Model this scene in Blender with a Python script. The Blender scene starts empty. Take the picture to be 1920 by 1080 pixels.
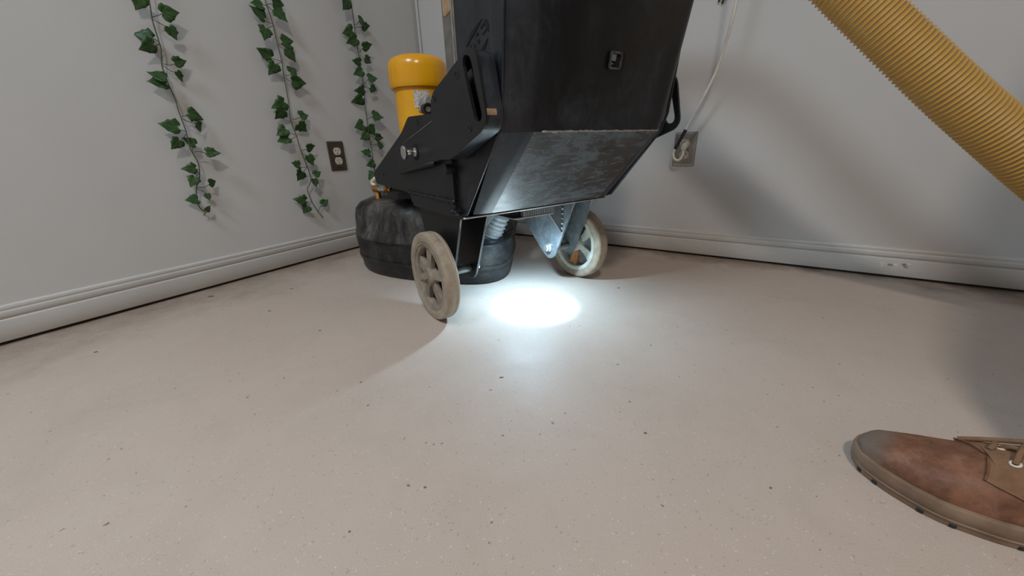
import bpy, bmesh, math, random
from mathutils import Vector, Matrix, Euler

random.seed(7)
SC = bpy.context.scene
COL = SC.collection
PI = math.pi

# ---------------------------------------------------------------- camera
FPX, PITCH, ROLL, CAMH = 686.5, 0.3716, 0.0322, 0.4265
cam_d = bpy.data.cameras.new('camera')
cam_d.sensor_fit = 'HORIZONTAL'
cam_d.sensor_width = 36.0
cam_d.lens = 36.0 * FPX / 1920.0
cam_d.clip_start = 0.01
cam_o = bpy.data.objects.new('camera', cam_d)
COL.objects.link(cam_o)
cam_o.matrix_world = (Matrix.Translation((0, 0, CAMH)) @ Matrix.Rotation(PI / 2 - PITCH, 4, 'X')
                      @ Matrix.Rotation(-ROLL, 4, 'Z'))
SC.camera = cam_o

# ---------------------------------------------------------------- world, lights, exposure
SC.view_settings.view_transform = 'Standard'
SC.view_settings.look = 'None'
SC.view_settings.exposure = -0.04
SC.view_settings.gamma = 1.0
SC.view_settings.use_curve_mapping = False
world = bpy.data.worlds.new('world')
SC.world = world
world.use_nodes = True
world.node_tree.nodes['Background'].inputs[0].default_value = (0.5, 0.5, 0.5, 1)
world.node_tree.nodes['Background'].inputs[1].default_value = 0.02
ROOM_H = 2.45
# two ceiling lamps (position, power, colour, radius)
CEIL_LAMPS = [((0.10, -0.95), 30.0, (1.0, 0.91, 0.82), 0.14),
              ((-1.10, -0.35), 27.0, (0.70, 0.86, 1.0), 0.30)]
LED_COL = (0.50, 0.78, 1.0)
LED_SPOT, LED_SPILL = 54.0, 9.0

# ---------------------------------------------------------------- helpers
CX, CY = -0.4222, 2.1381               # the corner of the room
WA = 0.9953
LD = Vector((-math.cos(WA), -math.sin(WA), 0))   # along the left wall, away from the corner
RD = Vector((math.sin(WA), -math.cos(WA), 0))    # along the right wall, away from the corner
CORNER = Vector((CX, CY, 0))


def wl(s, z, off=0.0):
    return CORNER + LD * s + RD * off + Vector((0, 0, z))


def wr(s, z, off=0.0):
    return CORNER + RD * s + LD * off + Vector((0, 0, z))


def tag(o, label=None, cat=None, group=None, kind=None):
    if label: o['label'] = label
    if cat: o['category'] = cat
    if group: o['group'] = group
    if kind: o['kind'] = kind
    return o


def empty(name, loc, rz=0.0):
    o = bpy.data.objects.new(name, None)
    o.empty_display_size = 0.05
    o.location = loc
    o.rotation_euler = (0, 0, rz)
    COL.objects.link(o)
    return o


def obj(name, bm, m, parent=None, smooth=False, angle=None):
    me = bpy.data.meshes.new(name)
    bm.normal_update()
    bm.to_mesh(me)
    bm.free()
    if isinstance(m, (list, tuple)):
        for x in m: me.materials.append(x)
    else:
        me.materials.append(m)
    if smooth:
        for p in me.polygons: p.use_smooth = True
        if angle is not None:
            me.set_sharp_from_angle(angle=math.radians(angle))
    o = bpy.data.objects.new(name, me)
    COL.objects.link(o)
    if parent: o.parent = parent
    return o


def bm_new(): return bmesh.new()


def bevel(bm, w, seg=2, ang=30):
    es = [e for e in bm.edges if len(e.link_faces) == 2 and e.calc_face_angle(0) > math.radians(ang)]
    if es:
        bmesh.ops.bevel(bm, geom=es, offset=w, segments=seg, profile=0.5, affect='EDGES', clamp_overlap=True)
    return bm


def add_box(bm, lo, hi, mat=None):
    M = Matrix.Translation([(a + b) / 2 for a, b in zip(lo, hi)]) @ Matrix.Diagonal([b - a for a, b in zip(lo, hi)] + [1])
    if mat is not None: M = mat @ M
    return bmesh.ops.create_cube(bm, size=1.0, matrix=M)['verts']


def add_prism(bm, pts, place, thick):
    """pts: 2D outline; place(a, b, t) -> Vector; extruded from t=0 to t=thick"""
    n = len(pts)
    a = [bm.verts.new(place(x, y, 0.0)) for x, y in pts]
    b = [bm.verts.new(place(x, y, thick)) for x, y in pts]
    bm.faces.new(a)
    bm.faces.new(list(reversed(b)))
    for i in range(n):
        j = (i + 1) % n
        bm.faces.new((a[j], a[i], b[i], b[j]))
    bmesh.ops.recalc_face_normals(bm, faces=bm.faces[:])
    return bm


def add_ring_prism(bm, outer, inner, place, thick):
    """plate with one hole; outer and inner outlines have the same number of points"""
    n = len(outer)
    L = []
    for pts, t in ((outer, 0), (inner, 0), (inner, thick), (outer, thick)):
        L.append([bm.verts.new(place(x, y, t)) for x, y in pts])
    for k in range(4):
        A, B = L[k], L[(k + 1) % 4]
        for i in range(n):
            j = (i + 1) % n
            bm.faces.new((A[i], A[j], B[j], B[i]))
    bmesh.ops.recalc_face_normals(bm, faces=bm.faces[:])
    return bm


def frames(path):
    P = [Vector(p) for p in path]
    T = []
    for i in range(len(P)):
        a = P[max(i - 1, 0)]; b = P[min(i + 1, len(P) - 1)]
        T.append((b - a).normalized())
    up = Vector((0, 0, 1)) if abs(T[0].z) < 0.9 else Vector((1, 0, 0))
    n = T[0].cross(up).normalized()
    out = []
    for i in range(len(P)):
        n = (n - T[i] * n.dot(T[i])).normalized()
        out.append((P[i], T[i], n, T[i].cross(n)))
    return out


def add_tube(bm, path, r, seg=10, cap=True):
    fr = frames(path)
    rings = []
    for i, (p, t, n, b) in enumerate(fr):
        rr = r[i] if isinstance(r, (list, tuple)) else r
        rings.append([bm.verts.new(p + (n * math.cos(2 * PI * k / seg) + b * math.sin(2 * PI * k / seg)) * rr) for k in range(seg)])
    for A, B in zip(rings, rings[1:]):
        for k in range(seg):
            j = (k + 1) % seg
            bm.faces.new((A[k], A[j], B[j], B[k]))
    if cap:
        bm.faces.new(list(reversed(rings[0])))
        bm.faces.new(rings[-1])
    bmesh.ops.recalc_face_normals(bm, faces=bm.faces[:])
    return bm


def add_lathe(bm, prof, place, seg=48, close=False):
    """prof: (radius, height); place(x, y, h) -> Vector"""
    rings = []
    for r, h in prof:
        if r < 1e-6:
            rings.append([bm.verts.new(place(0, 0, h))])
        else:
            rings.append([bm.verts.new(place(r * math.cos(2 * PI * k / seg), r * math.sin(2 * PI * k / seg), h)) for k in range(seg)])
    pairs = list(zip(rings, rings[1:]))
    if close: pairs.append((rings[-1], rings[0]))
    for A, B in pairs:
        for k in range(seg):
            j = (k + 1) % seg
            if len(A) == 1 and len(B) == 1: continue
            if len(A) == 1: bm.faces.new((A[0], B[k], B[j]))
            elif len(B) == 1: bm.faces.new((A[k], A[j], B[0]))
            else: bm.faces.new((A[k], A[j], B[j], B[k]))
    bmesh.ops.recalc_face_normals(bm, faces=bm.faces[:])
    return bm


def smooth_path(pts, n=8):
    P = [Vector(p) for p in pts]
    out = []
    for i in range(len(P) - 1):
        p0 = P[i - 1] if i else P[0] * 2 - P[1]
        p1, p2 = P[i], P[i + 1]
        p3 = P[i + 2] if i + 2 < len(P) else P[-1] * 2 - P[-2]
        for k in range(n):
            t = k / n
            out.append(0.5 * ((2 * p1) + (p2 - p0) * t + (2 * p0 - 5 * p1 + 4 * p2 - p3) * t * t + (3 * p1 - p0 - 3 * p2 + p3) * t ** 3))
    out.append(P[-1])
    return out


def round_poly(pts, r, n=4):
    """rounds the corners of a 2D outline; r: one radius or one for each corner"""
    out = []
    N = len(pts)
    for i in range(N):
        a, b, c = Vector(pts[i - 1]), Vector(pts[i]), Vector(pts[(i + 1) % N])
        rr = r[i] if isinstance(r, (list, tuple)) else r
        d1, d2 = (a - b), (c - b)
        q = min(rr, d1.length * 0.49, d2.length * 0.49)
        if q < 1e-5:
            out.append((b.x, b.y)); continue
        s, e = b + d1.normalized() * q, b + d2.normalized() * q
        for k in range(n + 1):
            t = k / n
            v = s * (1 - t) ** 2 + b * 2 * t * (1 - t) + e * t * t
            out.append((v.x, v.y))
    return out


# ---------------------------------------------------------------- materials
class NT:
    def __init__(self, name):
        self.m = bpy.data.materials.new(name)
        self.m.use_nodes = True
        self.t = self.m.node_tree
        self.b = self.t.nodes['Principled BSDF']
        self.co = None

    def n(self, typ, **kw):
        x = self.t.nodes.new(typ)
        for k, v in kw.items():
            if k.startswith('i_'):
                x.inputs[k[2:].replace('_', ' ')].default_value = v
            else:
                setattr(x, k, v)
        return x

    def l(self, a, b): self.t.links.new(a, b)

    def coord(self):
        if not self.co: self.co = self.n('ShaderNodeTexCoord')
        return self.co.outputs['Object']

    def noise(self, scale, detail=4, rough=0.55, vec=None, stretch=None, dist=0.0):
        x = self.n('ShaderNodeTexNoise')
        x.inputs['Scale'].default_value = scale
        x.inputs['Detail'].default_value = detail
        x.inputs['Roughness'].default_value = rough
        x.inputs['Distortion'].default_value = dist
        v = vec or self.coord()
        if stretch:
            mp = self.n('ShaderNodeMapping')
            mp.inputs['Scale'].default_value = stretch
            self.l(v, mp.inputs['Vector']); v = mp.outputs[0]
        self.l(v, x.inputs['Vector'])
        return x.outputs['Fac']

    def ramp(self, fac, stops):
        r = self.n('ShaderNodeValToRGB')
        e = r.color_ramp.elements
        while len(e) < len(stops): e.new(0.5)
        for el, (p, c) in zip(e, stops):
            el.position = p
            el.color = (c, c, c, 1) if isinstance(c, (int, float)) else (*c, 1)
        self.l(fac, r.inputs['Fac'])
        return r.outputs['Color']

    def mix(self, fac, a, b, mode='MIX'):
        x = self.n('ShaderNodeMix', data_type='RGBA', blend_type=mode)
        for s, v in ((x.inputs[0], fac), (x.inputs[6], a), (x.inputs[7], b)):
            if hasattr(v, 'is_linked'): self.l(v, s)
            elif isinstance(v, (int, float)): s.default_value = v if s == x.inputs[0] else (v, v, v, 1)
            else: s.default_value = (*v, 1)
        return x.outputs[2]

    def math(self, op, a, b=0.5, c=None, clamp=False):
        x = self.n('ShaderNodeMath', operation=op)
        x.use_clamp = clamp
        for s, v in zip(x.inputs, (a, b, c)):
            if v is None: continue
            if hasattr(v, 'is_linked'): self.l(v, s)
            else: s.default_value = v
        return x.outputs[0]

    def bump(self, h, strength=0.3, dist=0.002):
        x = self.n('ShaderNodeBump')
        x.inputs['Strength'].default_value = strength
        x.inputs['Distance'].default_value = dist
        self.l(h, x.inputs['Height'])
        self.l(x.outputs[0], self.b.inputs['Normal'])

    def set(self, color=None, rough=None, metal=None, spec=None):
        for k, v in (('Base Color', color), ('Roughness', rough), ('Metallic', metal), ('Specular IOR Level', spec)):
            if v is None: continue
            s = self.b.inputs[k]
            if hasattr(v, 'is_linked'): self.l(v, s)
            elif isinstance(v, (int, float)): s.default_value = v
            else: s.default_value = (*v, 1)
        return self.m


def simple(name, color, rough=0.5, metal=0.0, var=0.25, scale=30.0, dust=None, dust_amt=0.5, bump=0.0):
    t = NT(name)
    f = t.noise(scale, 5)
    c = t.mix(t.ramp(f, [(0.3, 0.0), (0.75, 1.0)]), tuple(x * (1 - var) for x in color), tuple(min(1, x * (1 + var)) for x in color))
    if dust:
        d = t.ramp(t.noise(scale * 0.4, 6, 0.65), [(0.62 - 0.35 * dust_amt, 0.0), (0.85 - 0.25 * dust_amt, 1.0)])
        c = t.mix(t.math('MULTIPLY', d, 0.85), c, dust)
    t.set(c, rough, metal)
    if bump: t.bump(t.noise(scale * 6, 4), bump, 0.001)
    return t.m


def mat_black_paint(name, streak=(1, 1, 1), dusty=0.5, rough=0.32, dust_col=(0.070, 0.070, 0.072), strokes=0.0, base=(0.005, 0.0055, 0.007), spec=0.4):
    """black enamel with rubbed concrete dust"""
    t = NT(name)
    big = t.noise(6, 7, 0.66, stretch=streak, dist=0.9)
    fine = t.noise(30, 7, 0.72, stretch=streak, dist=1.6)
    m1 = t.ramp(big, [(0.38, 0.0), (0.74, 1.0)])
    m2 = t.ramp(fine, [(0.44, 0.0), (0.66, 1.0)])
    d = t.math('ADD', t.math('MULTIPLY', m1, 0.45), t.math('MULTIPLY', t.math('MULTIPLY', m1, m2), 0.8))
    if strokes:
        mp = t.n('ShaderNodeMapping'); mp.inputs['Rotation'].default_value = (0.7, 0.75, 0.0); mp.inputs['Scale'].default_value = (1, 5.5, 1)
        t.l(t.coord(), mp.inputs[0])
        st = t.noise(15, 6, 0.7, vec=mp.outputs[0], dist=1.1)
        m3 = t.ramp(st, [(0.45, 0.0), (0.76, 1.0)])
        d = t.math('ADD', d, t.math('MULTIPLY', m3, strokes))
    d = t.math('MULTIPLY', d, dusty, clamp=True)
    c = t.mix(d, base, dust_col)
    r = t.math('ADD', t.math('MULTIPLY', d, 0.30), rough, clamp=True)
    t.set(c, r, 0.0, spec)
    t.bump(t.noise(160, 3), 0.04, 0.0005)
    return t.m


MAT = {}
MAT['black'] = mat_black_paint('black_paint', (1, 1, 0.5), 0.72, 0.33, (0.050, 0.060, 0.075))
MAT['black_smear'] = mat_black_paint('smeared_black_paint', (1.2, 1.4, 1.4), 0.75, 0.20, (0.15, 0.19, 0.22), 0.85, spec=0.8)
MAT['black_matte'] = mat_black_paint('matte_black_paint', (1, 1, 1), 0.35, 0.44, (0.036, 0.037, 0.039))
MAT['void'] = simple('black_recess', (0.002, 0.002, 0.002), 0.9, var=0.1)
MAT['skirt'] = mat_black_paint('dusty_rubber', (1, 1, 1.6), 0.8, 0.45, (0.095, 0.09, 0.084))
MAT['cover'] = mat_black_paint('dusty_grey_cover', (1, 1, 0.6), 1.3, 0.38, (0.15, 0.135, 0.118))
MAT['plate_grey'] = simple('pale_grey_plate', (0.17, 0.19, 0.20), 0.42, 0.35, 0.25, 60, (0.33, 0.35, 0.36), 0.35, 0.1)
MAT['worn_grey'] = simple('worn_grey_paint', (0.155, 0.14, 0.12), 0.5, 0.0, 0.25, 40, (0.05, 0.045, 0.04), 0.4)
MAT['steel'] = simple('bright_steel', (0.62, 0.62, 0.60), 0.22, 1.0, 0.1, 50)
MAT['edge'] = simple('bright_edge_metal', (0.70, 0.73, 0.75), 0.35, 0.45, 0.15, 80)
MAT['nut'] = simple('zinc_nut', (0.55, 0.56, 0.55), 0.38, 0.8, 0.15, 90)
MAT['brass'] = simple('brass', (0.72, 0.40, 0.13), 0.28, 1.0, 0.15, 80)
MAT['alu_dull'] = simple('dull_aluminium', (0.42, 0.40, 0.37), 0.5, 0.5, 0.2, 60, (0.3, 0.27, 0.23), 0.4)
MAT['tyre'] = simple('dusty_tan_rubber', (0.33, 0.265, 0.195), 0.8, 0.0, 0.25, 45, (0.44, 0.37, 0.29), 0.5, 0.15)
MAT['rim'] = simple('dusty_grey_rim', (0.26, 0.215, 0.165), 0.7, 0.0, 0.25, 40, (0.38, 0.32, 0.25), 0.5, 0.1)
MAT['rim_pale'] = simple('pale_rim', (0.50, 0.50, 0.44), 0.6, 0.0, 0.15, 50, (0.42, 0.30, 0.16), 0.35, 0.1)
MAT['rust'] = simple('rusty_orange', (0.42, 0.19, 0.075), 0.75, 0.0, 0.3, 90)
MAT['bare_wood'] = simple('bare_primer', (0.34, 0.215, 0.125), 0.7, 0.0, 0.3, 70)
MAT['flex'] = simple('grey_flexible_duct', (0.40, 0.42, 0.43), 0.45, 0.2, 0.2, 70)
MAT['white_plastic'] = simple('cream_plastic', (0.66, 0.60, 0.50), 0.4, 0.0, 0.06, 40)
MAT['white_cord'] = simple('white_cord', (0.78, 0.74, 0.67), 0.5, 0.0, 0.08, 40)
MAT['tape'] = simple('black_tape', (0.012, 0.012, 0.012), 0.45, 0.0, 0.2, 60)
MAT['trim_dark'] = simple('slot_dark', (0.02, 0.018, 0.015), 0.8, 0, 0.1)


def mat_yellow():
    t = NT('yellow_enamel')
    f = t.noise(9, 5, 0.6)
    c = t.mix(t.ramp(f, [(0.35, 0.0), (0.7, 1.0)]), (0.74, 0.33, 0.006), (0.80, 0.40, 0.012))
    g = t.ramp(t.noise(26, 6, 0.75, stretch=(1, 1, 0.3)), [(0.60, 0.0), (0.74, 1.0)])
    xx = t.n('ShaderNodeSeparateXYZ'); t.l(t.coord(), xx.inputs[0])
    low = t.ramp(xx.outputs[2], [(0.58, 1.0), (0.63, 0.0)])
    c = t.mix(t.math('MULTIPLY', t.math('MULTIPLY', g, low), 0.8), c, (0.25, 0.13, 0.03))
    chip = t.ramp(t.noise(55, 2, 0.5, stretch=(1, 1, 2.2)), [(0.755, 0.0), (0.765, 1.0)])
    c = t.mix(chip, c, (0.03, 0.025, 0.02))
    t.set(c, 0.22, 0.0)
    return t.m


MAT['yellow'] = mat_yellow()


def mat_wall(name, col):
    t = NT(name)
    f = t.noise(1.6, 4, 0.6)
    c = t.mix(t.ramp(f, [(0.3, 0.0), (0.7, 1.0)]), tuple(x * 0.965 for x in col), tuple(min(1, x * 1.03) for x in col))
    t.set(c, 0.55, 0.0, 0.3)
    t.bump(t.noise(260, 3), 0.06, 0.0006)
    return t.m


MAT['wall'] = mat_wall('grey_wall_paint', (0.57, 0.56, 0.55))
MAT['ceiling'] = mat_wall('white_ceiling_paint', (0.72, 0.71, 0.69))


def mat_base():
    t = NT('white_baseboard_paint')
    f = t.noise(5, 5, 0.6)
    c = t.mix(t.ramp(f, [(0.35, 0.0), (0.7, 1.0)]), (0.55, 0.525, 0.495), (0.60, 0.58, 0.55))
    d = t.ramp(t.noise(9, 6, 0.7, stretch=(1, 1, 4)), [(0.60, 0.0), (0.80, 1.0)])
    c = t.mix(t.math('MULTIPLY', d, 0.45), c, (0.42, 0.34, 0.25))
    t.set(c, 0.42)
    return t.m


MAT['base'] = mat_base()


def mat_floor():
    t = NT('ground_concrete')
    co = t.coord()
    big = t.noise(1.5, 5, 0.6)
    mid = t.noise(6, 6, 0.65, dist=0.5)
    c = t.mix(t.ramp(big, [(0.32, 0.0), (0.70, 1.0)]), (0.490, 0.396, 0.334), (0.548, 0.458, 0.396))
    c = t.mix(t.math('MULTIPLY', t.ramp(mid, [(0.46, 0.0), (0.70, 1.0)]), 0.32), c, (0.40, 0.325, 0.255))
    # fine sand grain
    fg = t.noise(620, 3, 0.8)
    c = t.mix(t.ramp(fg, [(0.30, 0.0), (0.70, 1.0)]), t.mix(1.0, c, (0.86, 0.86, 0.86), 'MULTIPLY'), t.mix(1.0, c, (1.08, 1.08, 1.08), 'MULTIPLY'))

    def specks(scale, size, keep, seed):
        mp = t.n('ShaderNodeMapping'); mp.inputs['Location'].default_value = (seed, seed * 1.7, 0)
        mp.inputs['Scale'].default_value = (1, 1, 0.001)
        t.l(co, mp.inputs[0])
        # wobble so that specks are not round
        nz = t.n('ShaderNodeTexNoise'); nz.inputs['Scale'].default_value = scale * 1.6
        t.l(mp.outputs[0], nz.inputs['Vector'])
        wob = t.n('ShaderNodeMix', data_type='RGBA', blend_type='LINEAR_LIGHT'); wob.inputs[0].default_value = 0.5 / scale
        t.l(mp.outputs[0], wob.inputs[6]); t.l(nz.outputs['Color'], wob.inputs[7])
        v = t.n('ShaderNodeTexVoronoi', feature='F1'); v.inputs['Scale'].default_value = scale
        t.l(wob.outputs[2], v.inputs['Vector'])
        sep = t.n('ShaderNodeSeparateColor'); t.l(v.outputs['Color'], sep.inputs[0])
        on = t.math('LESS_THAN', sep.outputs[0], keep)
        rad = t.math('MULTIPLY', sep.outputs[1], size)
        d = t.math('LESS_THAN', v.outputs['Distance'], rad)
        return t.math('MULTIPLY', on, d)
    s1 = specks(230, 0.34, 0.22, 3.1)
    s2 = specks(85, 0.20, 0.12, 9.4)
    s3 = specks(17, 0.085, 0.16, 5.2)
    s4 = specks(260, 0.36, 0.20, 12.9)
    c = t.mix(t.math('MULTIPLY', s4, 0.55), c, (0.66, 0.60, 0.53))
    c = t.mix(t.math('MULTIPLY', s1, 0.42), c, (0.24, 0.185, 0.14))
    c = t.mix(t.math('MULTIPLY', s2, 0.75), c, (0.15, 0.11, 0.085))
    c = t.mix(t.math('MULTIPLY', s3, 0.85), c, (0.17, 0.135, 0.105))
    # dirt that the machine leaves along the walls
    sep = t.n('ShaderNodeSeparateXYZ'); t.l(co, sep.inputs[0])

    def wall_dist(nx, ny):
        k = -(nx * CX + ny * CY)
        return t.math('ADD', t.math('ADD', t.math('MULTIPLY', sep.outputs[0], nx), t.math('MULTIPLY', sep.outputs[1], ny)), k)
    dl, dr = wall_dist(RD.x, RD.y), wall_dist(LD.x, LD.y)
    nw = t.noise(5, 6, 0.7)
    for dd, wdt in ((dl, 0.38), (dr, 0.17)):
        e = t.math('ADD', dd, t.math('MULTIPLY', t.math('SUBTRACT', nw, 0.5), 0.55))
        f = t.ramp(t.math('DIVIDE', e, wdt), [(0.0, 1.0), (0.75, 0.0)])
        c = t.mix(t.math('MULTIPLY', t.math('MULTIPLY', f, t.ramp(t.noise(14, 6, 0.75), [(0.25, 0.45), (0.7, 1.0)])), 0.9), c, (0.20, 0.148, 0.105))
    t.set(c, t.math('ADD', t.math('MULTIPLY', mid, 0.25), 0.42), 0.0, 0.35)
    h = t.math('SUBTRACT', t.math('ADD', t.math('MULTIPLY', t.noise(30, 6, 0.7), 0.25), t.math('MULTIPLY', fg, 0.15)), t.math('ADD', s3, s2))
    t.bump(h, 0.22, 0.002)
    return t.m


MAT['floor'] = mat_floor()

# ---------------------------------------------------------------- the room
ROOM = 4.2
bm = bm_new()
E_ = 0.12
bm.faces.new([bm.verts.new(p) for p in (CORNER - (LD + RD) * E_, CORNER + LD * ROOM - RD * E_, CORNER + (LD + RD) * ROOM, CORNER + RD * ROOM - LD * E_)])
bmesh.ops.recalc_face_normals(bm, faces=bm.faces[:])
fl = obj('floor', bm, MAT['floor']); tag(fl, kind='structure')


# chipped pits in the concrete (x, y, radius)
PITS = [(-0.0267, 0.6094, 0.0042), (-0.9749, 1.1046, 0.011), (-0.7402, 1.155, 0.0055), (-0.9895, 0.7644, 0.0055), (-0.7056, 0.9735, 0.005), (0.2016, 0.4498, 0.0032), (-0.1259, 0.364, 0.0024), (-0.2648, 0.5382, 0.002), (-0.2047, 0.3058, 0.0018), (0.3288, 0.3464, 0.002), (-0.4938, 0.8377, 0.004), (0.334, 1.0647, 0.005)]
MAT['pit'] = simple('dark_pit', (0.16, 0.125, 0.095), 0.9, 0, 0.35, 200)
prnd = random.Random(4)
for px_, py_, pr_ in PITS:
    bm = bm_new()
    n_ = 9
    ph_ = prnd.uniform(0, 6)
    ring = [(px_ + pr_ * prnd.uniform(0.7, 1.15) * math.cos(2 * PI * k / n_ + ph_), py_ + pr_ * prnd.uniform(0.45, 0.8) * math.sin(2 * PI * k / n_ + ph_)) for k in range(n_)]
    add_prism(bm, ring, lambda a, b, t: Vector((a, b, 0.0004 - t)), 0.0006)
    obj('pit', bm, MAT['pit'], fl)


def slab(name, a, b, z0, z1, out, m):
    bm = bm_new()
    d = out * 0.1
    lo = [a, b, b + d, a + d]
    v0 = [bm.verts.new((p.x, p.y, z0)) for p in lo]; v1 = [bm.verts.new((p.x, p.y, z1)) for p in lo]
    bm.faces.new(v0); bm.faces.new(v1)
    for i in range(4): bm.faces.new((v0[i], v0[(i + 1) % 4], v1[(i + 1) % 4], v1[i]))
    bmesh.ops.recalc_face_normals(bm, faces=bm.faces[:])
    return tag(obj(name, bm, m), kind='structure')


slab('wall_left', CORNER, CORNER + LD * ROOM, 0.011, ROOM_H, -RD, MAT['wall'])
slab('wall_right', CORNER - LD * 0, CORNER + RD * ROOM, 0.011, ROOM_H, -LD, MAT['wall'])
slab('wall_near_left', CORNER + LD * ROOM, CORNER + (LD + RD) * ROOM, 0, ROOM_H, LD, MAT['wall'])
slab('wall_near_right', CORNER + RD * ROOM, CORNER + (LD + RD) * ROOM, 0, ROOM_H, RD, MAT['wall'])
bm = bm_new()
add_prism(bm, [(0, 0), (ROOM, 0), (ROOM, ROOM), (0, ROOM)], lambda a, b, t: CORNER + LD * a + RD * b + Vector((0, 0, ROOM_H + t)), 0.1)
tag(obj('ceiling', bm, MAT['ceiling']), kind='structure')

BASE_PROF = [(0.0, 0.009), (0.0125, 0.009), (0.0135, 0.0105), (0.0135, 0.0595), (0.0120, 0.0620), (0.0085, 0.0636), (0.0085, 0.0652),
             (0.0115, 0.0675), (0.0125, 0.0710), (0.0125, 0.0785), (0.0112, 0.0820), (0.0078, 0.0833), (0.0078, 0.0846), (0.0088, 0.0860),
             (0.0075, 0.0915), (0.0045, 0.0952), (0.0, 0.0961)]


def baseboard(name, fn, extra):
    bm = bm_new()
    ends = []
    for s in (0.0, ROOM):
        ends.append([bm.verts.new(fn(max(s, o * extra), z, o)) for o, z in BASE_PROF])
    n = len(BASE_PROF)
    for i in range(n):
        j = (i + 1) % n
        bm.faces.new((ends[0][i], ends[0][j], ends[1][j], ends[1][i]))
    bm.faces.new(ends[0]); bm.faces.new(ends[1])
    bmesh.ops.recalc_face_normals(bm, faces=bm.faces[:])
    return tag(obj(name, bm, MAT['base'], smooth=True, angle=50), kind='structure')


bb_l = baseboard('baseboard_left', wl, 1)
bb_r = baseboard('baseboard_right', wr, 1)

# ---------------------------------------------------------------- the floor grinder (x = to its right, y = forward, z = up)
PHI = 0.6031
GO = Vector((0.0119, 1.0519, 0))
G = empty('floor_grinder', GO, PHI)
tag(G, 'black walk-behind concrete floor grinder with yellow motor and tan wheels', 'floor grinder')


def side(u0, sgn=1):
    return lambda a, b, t: Vector((u0 + sgn * t, a, b))


def axis_u(c, d=1):
    """place for a lathe whose axis runs along x"""
    return lambda x, y, h: Vector((c[0] + d * h, c[1] + x, c[2] + y))


def upright(c):
    return lambda x, y, h: Vector((c[0] + x, c[1] + y, c[2] + h))


# --- grinding head: rubber skirt and moulded cover
HC = (0.0, 0.5)


def head_r(th):
    d = th + PI / 2
    return 0.298 + 0.018 * math.cos(3 * d) + 0.068 * max(0.0, math.cos(d)) ** 16


def cover_r(th):
    return 0.298 + 0.012 * math.cos(3 * (th + PI / 2)) - 0.03 * max(0.0, math.cos(th + PI / 2)) ** 6


def head_loft(prof, lobes=0.0, seg=120, rad=None):
    rad = rad or head_r
    """prof: (scale on outline, added radius, z, lobe weight)"""
    bm = bm_new()
    rings = []
    for sc, add, z, lw in prof:
        ring = []
        for k in range(seg):
            th = 2 * PI * k / seg
            r = rad(th) * sc + add
            w = abs(math.cos(3.5 * (th + 0.18)))
            r -= lobes * lw * (w ** 2)
            ring.append(bm.verts.new((HC[0] + r * math.cos(th), HC[1] + r * math.sin(th), z)))
        rings.append(ring)
    for A, B in zip(rings, rings[1:]):
        for k in range(seg):
            j = (k + 1) % seg
            bm.faces.new((A[k], A[j], B[j], B[k]))
    bm.faces.new(list(reversed(rings[0]))); bm.faces.new(rings[-1])
    bmesh.ops.recalc_face_normals(bm, faces=bm.faces[:])
    return bm


skirt = obj('rubber_skirt', head_loft([(1, -0.03, 0.004, 0), (1, -0.006, 0.003, 0), (1, 0.0, 0.010, 0), (1, 0.006, 0.05, 0), (1, 0.011, 0.10, 0), (1, 0.013, 0.128, 0),
                                       (1, 0.011, 0.133, 0), (1, 0.004, 0.135, 0), (1, -0.05, 0.132, 0), (1, -0.14, 0.135, 0)]), MAT['skirt'], G, True, 40)
obj('skirt_clamp_band', head_loft([(1, 0.009, 0.049, 0), (1, 0.0095, 0.050, 0), (1, 0.0115, 0.062, 0), (1, 0.010, 0.063, 0)]), MAT['skirt'], skirt, True, 40)
cover = obj('head_cover', head_loft([(1, 0.010, 0.128, 0), (1, 0.017, 0.137, 0.0), (1, 0.016, 0.146, 0.25), (1, 0.012, 0.172, 0.9), (1, 0.010, 0.205, 1), (1, 0.003, 0.232, 1),
                                     (1, -0.014, 0.250, 0.8), (1, -0.05, 0.262, 0.5), (1, -0.11, 0.268, 0.2), (1, -0.20, 0.272, 0)], 0.026, rad=cover_r), MAT['cover'], G, True, 60)

# --- gearbox flange and motor
bm = bm_new()
add_lathe(bm, [(0.0, 0.266), (0.15, 0.266), (0.15, 0.30), (0.125, 0.32), (0.115, 0.42), (0.0, 0.42)], upright((-0.04, 0.46, 0)), 40)
obj('gearbox', bm, MAT['black_matte'], G, True, 35)
MC = (-0.052, 0.455, 0)
bm = bm_new()
add_lathe(bm, [(0.0, 0.418), (0.088, 0.418), (0.088, 0.43), (0.084, 0.44), (0.084, 0.64), (0.0, 0.64)], upright(MC), 56)
motor = obj('motor_body', bm, MAT['yellow'], G, True, 35)
bm = bm_new()
add_lathe(bm, [(0.084, 0.612), (0.094, 0.610), (0.0955, 0.613), (0.0965, 0.625), (0.0965, 0.668), (0.094, 0.683), (0.086, 0.695), (0.070, 0.702), (0.04, 0.706), (0.0, 0.707)],
          upright(MC), 56)
obj('motor_fan_cowl', bm, MAT['yellow'], G, True, 50)
bm = bm_new()
for th, zz in ((3.55, 0.47),):
    d = Vector((math.cos(th), math.sin(th), 0))
    c = Vector(MC) + d * 0.082 + Vector((0, 0, zz))
    add_tube(bm, [c, c + d * 0.020], 0.0085, 12)
    add_tube(bm, [c + d * 0.014, c + d * 0.026], 0.006, 6)
obj('motor_bolt', bm, MAT['yellow'], motor, True, 40)


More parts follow.
